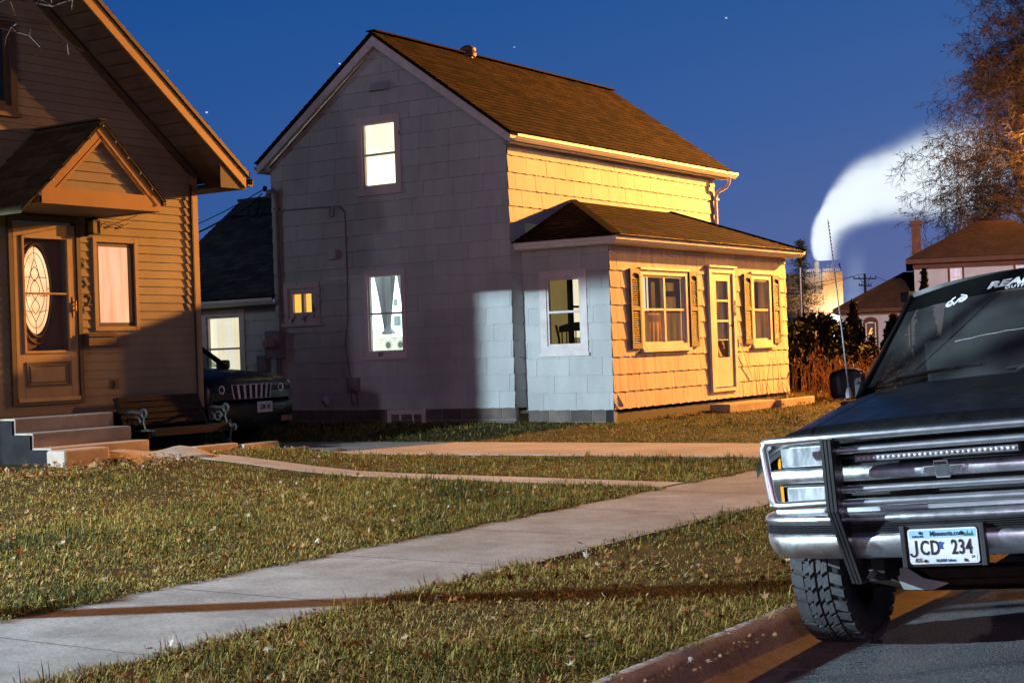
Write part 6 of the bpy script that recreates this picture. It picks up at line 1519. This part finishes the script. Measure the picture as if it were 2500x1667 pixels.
# ================================================================== TREES AND SHRUBS
def bare_tree(name, label, base, height, seed, spread=.62, trunk_r=.35, levels=6, droop=.05, lean=(0,0,0), first=.22, hang=0, tw=.007, limbs=7, group=None, lf=.36, reach=()):
    rng = random.Random(seed); root = thing(name, label, 'tree', base, group)
    tr = MB(); cr = MB(); hg = MB(); base = V(base); ln = V(lean)
    tp = []; n = 9
    for i in range(n+1):
        f = i/n; tp.append(base + V((0,0,height*.55*f)) + ln*f + V((rng.uniform(-1,1),rng.uniform(-1,1),0))*.12*f)
    tr.tube(tp, [trunk_r*(1.25 if i == 0 else 1)*(1-.62*i/n) for i in range(n+1)], 10)
    def grow(p, d, L, r, lv):
        segs = 5 if lv < 3 else 3; pts = [p]; q = p.copy(); dd = d.copy()
        for i in range(segs):
            dd = (dd + V((rng.gauss(0,.16),rng.gauss(0,.16),rng.gauss(0,.12))) + V((0,0,(.10 if lv < 2 else -droop*(lv-1))))).normalized()
            q = q + dd*L/segs; pts.append(q.copy())
        rr = [max(tw*.6, r*(1-.6*i/segs)) for i in range(segs+1)]
        (tr if lv == 0 else cr).tube(pts, rr, 7 if lv < 2 else (5 if lv < 3 else 3), False, rng.random())
        if lv >= levels:
            if hang and rng.random() < hang:
                for _ in range(3):
                    c = pts[-1]+V((rng.gauss(0,.06),rng.gauss(0,.06),-rng.uniform(.02,.16))); s_ = rng.uniform(.025,.06)
                    hg.face([c+V((-s_,0,0)), c+V((0,s_*.5,s_)), c+V((s_,0,0)), c+V((0,-s_*.5,-s_*1.4))], rng.random())
            return
        k = rng.choice((3,4)) if lv < levels-1 else rng.choice((4,5,6))
        for j in range(k):
            i = min(segs, 1+int(segs*(.25+.75*(j+rng.random()*.6)/k)))
            a = pts[i]; ax = (pts[i]-pts[i-1]).normalized()
            s_ = V((rng.gauss(0,1),rng.gauss(0,1),rng.gauss(0,.7))); s_ = (s_-ax*s_.dot(ax)).normalized()
            nd = (ax*rng.uniform(.55,1.0)+s_*rng.uniform(.45,.9)*spread/.62).normalized()
            grow(a, nd, L*rng.uniform(.52,.74), max(tw, rr[i]*rng.uniform(.5,.68)), lv+1)
    for j in range(limbs):
        f = first+(1-first)*(j/(limbs-1)); i = min(n, int(f*n)); a = 2*math.pi*j*.381966+rng.uniform(-.3,.3)
        up_ = .35+.65*f
        d = V((math.cos(a)*(1.1-.5*f), math.sin(a)*(1.1-.5*f), up_)).normalized()
        grow(tp[i], d, height*(lf-.28*lf*f)*rng.uniform(.85,1.1), trunk_r*(1-.62*f)*.55, 1)
    for p_ in reach:
        a_ = tp[int(n*.8)]; e_ = V(p_); m_ = 9
        ln_ = [a_+(e_-a_)*i/m_+V((rng.gauss(0,.05),rng.gauss(0,.05),rng.gauss(0,.04)+.25*math.sin(math.pi*i/m_))) for i in range(m_)]+[e_]
        cr.tube(ln_, [.026*(1-.85*i/m_) for i in range(m_+1)], 5, False, .4)
        for i in range(6, m_+1):        # short forking twigs near the tip only
            for _ in range(2):
                d_ = ((e_-a_).normalized()+V((rng.gauss(0,.6),rng.gauss(0,.6),rng.gauss(-.1,.5)))).normalized(); q_ = ln_[i]; L_ = rng.uniform(.12,.30)
                w1 = q_+d_*L_*.5+V((0,0,rng.gauss(0,.02))); w2 = q_+d_*L_+V((rng.gauss(0,.03),0,rng.gauss(0,.03)))
                cr.tube([q_, w1, w2], [.006,.0045,.003], 4, False, .6)
                for w_ in (w1, w2): cr.tube([w_, w_+V((rng.gauss(0,.05),rng.gauss(0,.05),rng.gauss(0,.05)))], [.004,.0025], 4, True, .7)
    mesh_obj('trunk', tr, M['bark'], root, True); mesh_obj('crown', cr, M['twig'], root, False, fixn=False)
    if hang and hg.f: mesh_obj('dry_leaves', hg, M['twig'], root, fixn=False)
    return root
bt = frame_at(2600, 104)
bare_tree('bare_tree', 'large spreading bare tree rising at the upper right above the stone house', (bt.x, bt.y, .25), 34.5, 21, .85, .60, 7, .022, first=.34, hang=.04, tw=.014, limbs=36, lf=.205)
tl = frame_at(2570, 93); lamp('far_sodium_lamp', (tl.x, tl.y, 13.5), 4600, (1,.42,.08), .3)
bare_tree('bare_tree', 'bare street tree whose twigs reach in at the upper left corner', (-9.6, 3.3, gz(-9.6, 3.3)), 6.6, 5, .62, .115, 5, .02, first=.52, tw=.004, limbs=7, reach=[tuple(V((0,0,H)) + (fw + r2*((a_-1250)/FX) + u2*((833.5-b_)/FX))*D_) for a_, b_, D_ in ((118,62,8.8),(88,8,8.4),(40,78,9.2))])

def spruce():
    b = frame_at(1962, 100); z0 = .2; ht = 8.0
    root = thing('spruce_tree', 'tall grey-green spruce beyond the right end of the white house', 'tree', (b.x, b.y, z0)); rng = random.Random(4)
    mb = MB(); mb.tube([(b.x,b.y,z0),(b.x,b.y,z0+ht)], [.16,.02], 7); mesh_obj('trunk', mb, M['bark'], root)
    mb = MB()
    h = .5
    while h < ht-.15:
        f = h/ht; L = 2.15*(1-f)**.78*rng.uniform(.75,1.12)+.10
        for k in range(7):
            a = rng.uniform(0, 2*math.pi); n = 5; 
            for i in range(1, n+1):
                q = i/n; p = V((b.x+math.cos(a)*L*q, b.y+math.sin(a)*L*q, z0+h-.30*L*q+.16*L*q*q))
                for j in range(4):
                    s_ = rng.uniform(.09,.22)*(1.1-.4*q); o = V((rng.gauss(0,.10),rng.gauss(0,.10),rng.gauss(-.05,.08)))
                    t_ = V((math.cos(a+rng.gauss(0,.6)), math.sin(a+rng.gauss(0,.6)), -.35)); w_ = V((-t_.y,t_.x,rng.uniform(-.5,.5))).normalized()
                    c = p+o; mb.face([c-w_*s_*.35, c+t_*s_, c+w_*s_*.35, c-t_*s_*.6-V((0,0,s_*.3))], rng.random()*(1.-.3*q))
        h += rng.uniform(.13,.21)
    mesh_obj('crown', mb, M['needle'], root, fixn=False)
spruce()
def leafy(name, label, cat, c, rx, ry, h, n, seed, mat='hedge_leaf', pointed=0., leaf=.09, group=None):
    rng = random.Random(seed); root = thing(name, label, cat, c, group); c = V(c)
    st = MB()
    for k in range(5):
        a = rng.uniform(0,6.28); st.tube([c, c+V((rx*.25*math.cos(a),ry*.25*math.sin(a),h*.55)), c+V((rx*.4*math.cos(a),ry*.4*math.sin(a),h*.85))], [.03,.02,.008], 5)
    mesh_obj('stem', st, M['bark'], root)
    mb = MB()
    lob = [(rng.uniform(0,6.28), rng.uniform(.1,.9), rng.uniform(.8,1.18)) for _ in range(9)]
    for i in range(n):
        f = rng.random()**.8; a = rng.uniform(0,6.28)
        env = (1-f)**(.5+pointed*.5)*(1.05) if pointed else math.sqrt(max(0,1-(2*f-.75)**2/1.6))
        env = max(.06, env); wob = 1+.22*math.sin(a*3+f*7+seed)+.13*math.sin(a*7-f*13+seed*2)
        q = (.55+.45*rng.random()**.5)*env*wob
        p = c+V((rx*q*math.cos(a), ry*q*math.sin(a), .05+h*f*(1+.06*math.sin(a*5+seed))))
        s_ = leaf*rng.uniform(.5,1.4); d = V((rng.gauss(0,1),rng.gauss(0,1),rng.gauss(.4,1))).normalized(); e = d.cross(V((rng.gauss(0,1),rng.gauss(0,1),rng.gauss(0,1)))).normalized()
        mb.face([p-e*s_*.35, p+d*s_, p+e*s_*.35, p-d*s_*.7], rng.random())
    mesh_obj('foliage', mb, M[mat], root, fixn=False); return root
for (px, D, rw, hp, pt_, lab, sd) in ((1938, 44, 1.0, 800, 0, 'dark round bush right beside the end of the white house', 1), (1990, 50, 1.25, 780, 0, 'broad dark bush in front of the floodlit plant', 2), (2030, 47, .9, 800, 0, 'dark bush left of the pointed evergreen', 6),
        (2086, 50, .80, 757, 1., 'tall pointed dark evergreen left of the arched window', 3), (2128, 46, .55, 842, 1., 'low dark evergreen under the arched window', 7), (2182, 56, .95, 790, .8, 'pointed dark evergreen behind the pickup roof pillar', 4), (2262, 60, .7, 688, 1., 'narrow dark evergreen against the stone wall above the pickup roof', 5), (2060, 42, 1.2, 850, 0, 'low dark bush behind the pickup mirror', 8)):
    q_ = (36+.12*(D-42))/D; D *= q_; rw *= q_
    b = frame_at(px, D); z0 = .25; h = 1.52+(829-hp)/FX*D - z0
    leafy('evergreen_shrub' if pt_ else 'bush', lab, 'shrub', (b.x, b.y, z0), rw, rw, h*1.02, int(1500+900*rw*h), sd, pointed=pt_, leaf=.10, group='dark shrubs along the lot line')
def dry_shrub():
    c = V((-11.55, 29.9, .38)); rng = random.Random(9)
    root = thing('dry_shrub', 'dry orange-lit shrub of arching stems at the right corner of the porch', 'shrub', c)
    mb = MB(); lf = MB()
    for k in range(150):
        o = V((rng.gauss(.10,.30), rng.gauss(0,.5), 0)); L = rng.uniform(.4,.98); a = rng.uniform(0,6.28); b = rng.uniform(.15,.85)
        pts = []; 
        for i in range(6):
            q = i/5; pts.append(c+o+V((math.cos(a)*b*q*q*L, math.sin(a)*b*q*q*L, L*(q-.28*b*q*q))))
        mb.tube(pts, [.008,.006,.005,.004,.003,.002], 4, False, rng.random())
        for j in range(16):
            q = rng.uniform(.15,1); i = min(4, int(q*5)); p = pts[i]+(pts[i+1]-pts[i])*(q*5-i)+V((rng.gauss(0,.03),)*3); s_ = rng.uniform(.012,.04)
            d = V((rng.gauss(0,1),rng.gauss(0,1),rng.gauss(0,1))).normalized(); e = d.orthogonal().normalized(); lf.face([p-e*s_*.5,p+d*s_,p+e*s_*.5,p-d*s_], rng.random())
    mesh_obj('stems', mb, M['dry_plant'], root, fixn=False); mesh_obj('dry_leaves', lf, M['dry_plant'], root, fixn=False)
    root = thing('dry_grass_tuft', 'tall thin dry stalks standing against the porch corner', 'dry grass', (-11.7, 28.6, .38)); mb = MB()
    for k in range(26):
        x, y = -11.75+rng.gauss(0,.16), 28.5+rng.uniform(-.3,.5); h = rng.uniform(.5,1.25); dx = rng.gauss(.03,.10)
        mb.tube([(x,y,.36),(x+dx*.4,y,.36+h*.5),(x+dx,y+rng.gauss(0,.05),.36+h)], [.005,.004,.002], 4, False, rng.random())
        if k % 3 == 0: mb.lathe([(.0,0),(.02,.03),(.012,.08),(0,.1)], (x+dx,y,.36+h), 'z', 5)
    mesh_obj('stalk', mb, M['dry_plant'], root, fixn=False)
    root = thing('dry_weeds', 'a few thin dry weed stems in the bed under the right porch window', 'dry weeds', (-11.7, 26.5, .42)); mb = MB()
    for k in range(13):
        y = 26.15+1.6*k/13+rng.gauss(0,.05); h = rng.uniform(.25,.85); d = rng.gauss(0,.16)
        mb.tube([(-11.76,y,.4),(-11.78,y+d*.4,.4+h*.55),(-11.8,y+d,.4+h)], [.006,.005,.003], 4, False, rng.random())
    mesh_obj('stem', mb, M['dry_plant'], root, fixn=False)
dry_shrub()

# ================================================================== GRASS AND LEAVES
def attr_mat(name, stops, rough=.8, trans=0.):
    m, t, b = nt(name); a = N(t, 'ShaderNodeAttribute', attribute_name='col')
    t.links.new(ramp(t, a.outputs['Fac'], stops), b.inputs['Base Color']); b.inputs['Roughness'].default_value = rough; b.inputs['Specular IOR Level'].default_value = .25
    return m
M['grass'] = attr_mat('grass_blades', [(0,(.014,.024,.005)), (.25,(.038,.056,.011)), (.45,(.135,.130,.012)), (.62,(.27,.19,.026)), (.85,(.44,.30,.10)), (1,(.13,.06,.02))])
def fbm(x, y, seed):
    r = np.random.default_rng(seed); o = np.zeros_like(x)
    for k in range(14):
        a = r.uniform(0, 2*np.pi); f = r.uniform(.5, 5.5); o += np.sin((x*np.cos(a)+y*np.sin(a))*f + r.uniform(0,6.28))/(1+.25*f)
    return o/4.2
def grass(name, label, x0, x1, y0, y1, dens, hgt, wid, dry=0., keep=None, seed=1, edge=0.):
    r = np.random.default_rng(seed); n = int((x1-x0)*(y1-y0)*dens)
    # clumped placement: half the blades gather round tuft centres
    nt_ = max(1, n//26); tx = r.uniform(x0, x1, nt_); ty = r.uniform(y0, y1, nt_); ti = r.integers(0, nt_, n)
    clump = r.random(n) < .74; tr_ = (.018+.12*r.random(nt_)**1.8)[ti]
    x = np.where(clump, tx[ti]+r.normal(0,1,n)*tr_, r.uniform(x0,x1,n)); y = np.where(clump, ty[ti]+r.normal(0,1,n)*tr_, r.uniform(y0,y1,n))
    wob = lambda q: .035*(np.sin(q*7.3+seed)+np.sin(q*17.1+seed*2)*.7+np.sin(q*41+seed)*.5)
    ex = .05 if edge else 0
    x = np.where(r.random(n) < .04, x+r.choice([-1,1], n)*.0, x)
    if edge:
        nb = n//14; side = r.random(nb) < .5; x[:nb] = np.where(side, x0, x1)+r.normal(0,.045,nb); clump[:nb] = False
    ok = (x > x0-ex*.4+wob(y)*(edge > 0)) & (x < x1+ex*.4+wob(y+3)*(edge > 0)) & (y > y0) & (y < y1)
    ok &= (y > y0+.04*np.abs(np.sin(x*9+seed))) & (y < y1-.05*np.abs(np.sin(x*7+seed)))
    if keep is not None: ok &= keep(x, y)
    pt = fbm(x, y, seed+5); ok &= r.random(n) < np.clip(.86+pt*.5, .34, 1)
    x, y, ti, pt, clump = x[ok], y[ok], ti[ok], pt[ok], clump[ok]; n = len(x)
    th = (.42+1.5*r.random(nt_)**2.4)[ti]; tc_ = r.normal(0, .17, nt_)[ti]; ta = r.uniform(0, 6.28, nt_)[ti]
    h = hgt*np.where(clump, th, .42)*r.uniform(.45, 1.25, n)*np.clip(1+pt*.5, .5, 1.5)
    lean = np.clip(r.normal(1.2, .48, n), .05, 1.95); a = np.where(r.random(n) < .5, ta+r.normal(0,.9,n), r.uniform(0,6.28,n))
    if edge: # blades on the strip's rim flop outwards
        dx = np.minimum(x-x0, x1-x); out = dx < .10; a = np.where(out & (r.random(n) < .6), np.where(x-x0 < x1-x, np.pi, 0)+r.normal(0,.7,n), a); lean = np.where(out, lean*1.15, lean); h = np.where(out, h*1.25, h)
    flat = r.random(n) < .34; lean = np.where(flat, r.uniform(1.45,1.8,n), lean); h = np.where(flat, hgt*r.uniform(.5,1.3,n), h)
    w_ = wid*r.uniform(.6, 1.4, n); z = ground_z(x, y)-.004
    dxv, dyv = np.cos(a), np.sin(a); px_, py_ = -dyv*w_/2, dxv*w_/2
    h1 = h*.55*np.cos(lean*.45); o1 = h*.55*np.sin(lean*.45); h2 = h1+h*.45*np.cos(np.minimum(lean*1.25, 1.9)); o2 = o1+h*.45*np.sin(np.minimum(lean*1.25, 1.9))
    vv = np.empty((n,5,3), np.float32)
    vv[:,0] = np.stack([x-px_, y-py_, z],1); vv[:,1] = np.stack([x+px_, y+py_, z],1)
    vv[:,2] = np.stack([x+dxv*o1+px_*.8, y+dyv*o1+py_*.8, z+h1],1); vv[:,3] = np.stack([x+dxv*o1-px_*.8, y+dyv*o1-py_*.8, z+h1],1)
    vv[:,4] = np.stack([x+dxv*o2, y+dyv*o2, z+np.maximum(h2,.005)],1)
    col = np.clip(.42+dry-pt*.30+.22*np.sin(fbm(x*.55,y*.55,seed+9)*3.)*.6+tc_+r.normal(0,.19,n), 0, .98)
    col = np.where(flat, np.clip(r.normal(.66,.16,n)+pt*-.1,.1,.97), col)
    col = np.where(r.random(n) < .06, r.uniform(.85,1,n), col)
    me = bpy.data.meshes.new(name); me.vertices.add(n*5); me.vertices.foreach_set('co', vv.reshape(-1))
    b = (np.arange(n)*5)[:,None]; li = np.concatenate([b+np.array([[0,1,2,3]]), b+np.array([[3,2,4]])], 1).reshape(-1)
    me.loops.add(n*7); me.loops.foreach_set('vertex_index', li.astype(np.int32))
    ls = np.stack([np.arange(n)*7, np.arange(n)*7+4],1).reshape(-1); me.polygons.add(n*2); me.polygons.foreach_set('loop_start', ls.astype(np.int32))
    me.update(calc_edges=True)
    at = me.attributes.new('col', 'FLOAT', 'FACE'); at.data.foreach_set('value', np.repeat(col,2).astype(np.float32))
    me.materials.append(M['grass']); o = bpy.data.objects.new(name, me); COL.objects.link(o)
    return tag(o, label, 'grass', None, 'stuff')
off_drive = lambda x, y: ((y < drive_edges(x)[0]-.02) | (y > drive_edges(x)[1]+.02))
grass('verge_grass', 'tufted half-dry grass with leaves between pavement and kerb', -5.38, -3.23, 3.2, 8.2, 8600, .060, .0040, .03, None, 3, 1)
grass('verge_grass', 'half-dry grass strip continuing behind the pickup', -5.38, -3.23, 8.2, 24, 2300, .05, .0055, .03, None, 4, 1)
grass('lawn_grass', 'patchy front lawn before the tan house, half green and half straw', -10.2, -6.83, 3.4, walk_y0, 4600, .056, .0050, .03, None, 5, 1)
grass('lawn_grass', 'thin straw lawn near the foot of the steps', -13.5, -10.2, 7.5, walk_y0, 2600, .040, .0058, .24, None, 6)
grass('lawn_grass', 'narrow grass strip between front walk and driveway', -13.4, -6.83, walk_y1, 17.2, 2300, .05, .006, .0, off_drive, 7, 1)
grass('lawn_grass', 'orange-lit lawn in front of the porch', -13.5, -6.84, 17.2, 31, 1300, .05, .008, -.06, lambda x, y: off_drive(x, y) & ~((x < -11.9) & (y > 20.95) & (y < 27.9)) & ~((x < -13.5) & (y > 20.6)), 8)
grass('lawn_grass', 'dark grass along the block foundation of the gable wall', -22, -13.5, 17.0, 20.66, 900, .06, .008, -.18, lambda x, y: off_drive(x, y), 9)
grass('lawn_grass', 'rough grass beyond the porch', -22, -6.84, 31, 44, 200, .09, .02, 0, None, 10)

grass('lawn_grass', 'sparse lawn by the tan foundation at the far left', -14.8, -10.2, -3, 7.5, 900, .045, .007, .1, None, 11)
grass('lawn_grass', 'lawn strip beside the pavement nearest the viewer', -10.2, -6.83, -3, 3.4, 1200, .05, .006, .05, None, 12)

M['leaf'] = attr_mat('dead_leaves', [(0,(.09,.028,.008)), (.3,(.21,.075,.016)), (.62,(.27,.125,.04)), (.88,(.27,.17,.09)), (1,(.34,.28,.22))], .75)
def leaves(name, label, spots, seed):
    r = np.random.default_rng(seed); mb = MB()
    prof = []
    for k in range(5):
        a = math.pi/2 + (k-2)*.95; R_ = (1.0, .92, .62)[abs(k-2)]
        prof.append((a-.42, .36)); prof.append((a-.17, R_*.62)); prof.append((a, R_)); prof.append((a+.17, R_*.62))
    prof.append((-math.pi/2+.5, .30)); prof.append((-math.pi/2-.5+2*math.pi, .30))
    prof = sorted(prof)
    for (x0, x1, y0, y1, n, s0, s1, lift) in spots:
        for i in range(n):
            x, y = r.uniform(x0,x1), r.uniform(y0,y1); z = gz(x,y)+lift*r.uniform(.2,1.0)
            s_ = r.uniform(s0,s1); rot = Matrix.Rotation(r.uniform(0,6.28),3,'Z') @ Matrix.Rotation(r.normal(0,.65),3,'X') @ Matrix.Rotation(r.normal(0,.5),3,'Y')
            cu = r.uniform(-1.1,1.1)/s_*.75; c = r.random(); jit = r.uniform(.72,1.2,len(prof)); asp = r.uniform(.6,1.); i0 = len(mb.v); ctr = V((x,y,z)); mb.v.append(tuple(ctr))
            for (a, q), jq in zip(prof, jit):
                p = V((q*jq*math.cos(a)*s_*asp, q*jq*math.sin(a)*s_, 0)); p.z = cu*(p.x*p.x)+.5*cu*p.y*abs(p.y); mb.v.append(tuple(ctr + rot @ p))
            m_ = len(prof)
            for k in range(m_): mb.idx((i0, i0+1+k, i0+1+(k+1)%m_), c)
    o = mesh_obj(name, mb, M['leaf'], None, fixn=False); return tag(o, label, 'fallen leaves', None, 'stuff')
leaves('fallen_leaves', 'dead leaves scattered over the near verge and lawn',
       [(-5.3,-3.3,4.0,8.5,470,.018,.050,.078),(-5.3,-3.3,8.5,13,110,.02,.05,.045),(-10.5,-6.9,4.0,12.6,850,.016,.050,.074),(-13,-10.5,8,12.6,110,.02,.05,.035),(-13.3,-7,13.45,16,90,.02,.05,.04),(-13.4,-7.5,18.5,28,110,.025,.05,.05),(-6.8,-5.4,8,14,3,.03,.05,.02)], 31)
leaves('leaf_pile', 'drift of brown leaves piled at the foot of the front steps', [(-13.3,-12.5,10.2,12.6,420,.02,.055,.09),(-13.35,-12.9,12.5,13.4,40,.02,.05,.05)], 32)
leaves('leaf_litter', 'leaf litter gathered in the bed beside the porch', [(-11.9,-11.2,26.3,31,320,.02,.05,.09),(-11.95,-11.6,20.9,26,70,.02,.045,.05),(-11.6,-10.4,28.5,31,150,.02,.05,.07)], 33)
leaves('gutter_leaves', 'dead leaves caught in the kerb gutter', [(-3.07,-2.95,5.3,6.7,60,.010,.026,.012),(-2.95,-2.6,7.2,8.6,9,.015,.03,.015)], 34)
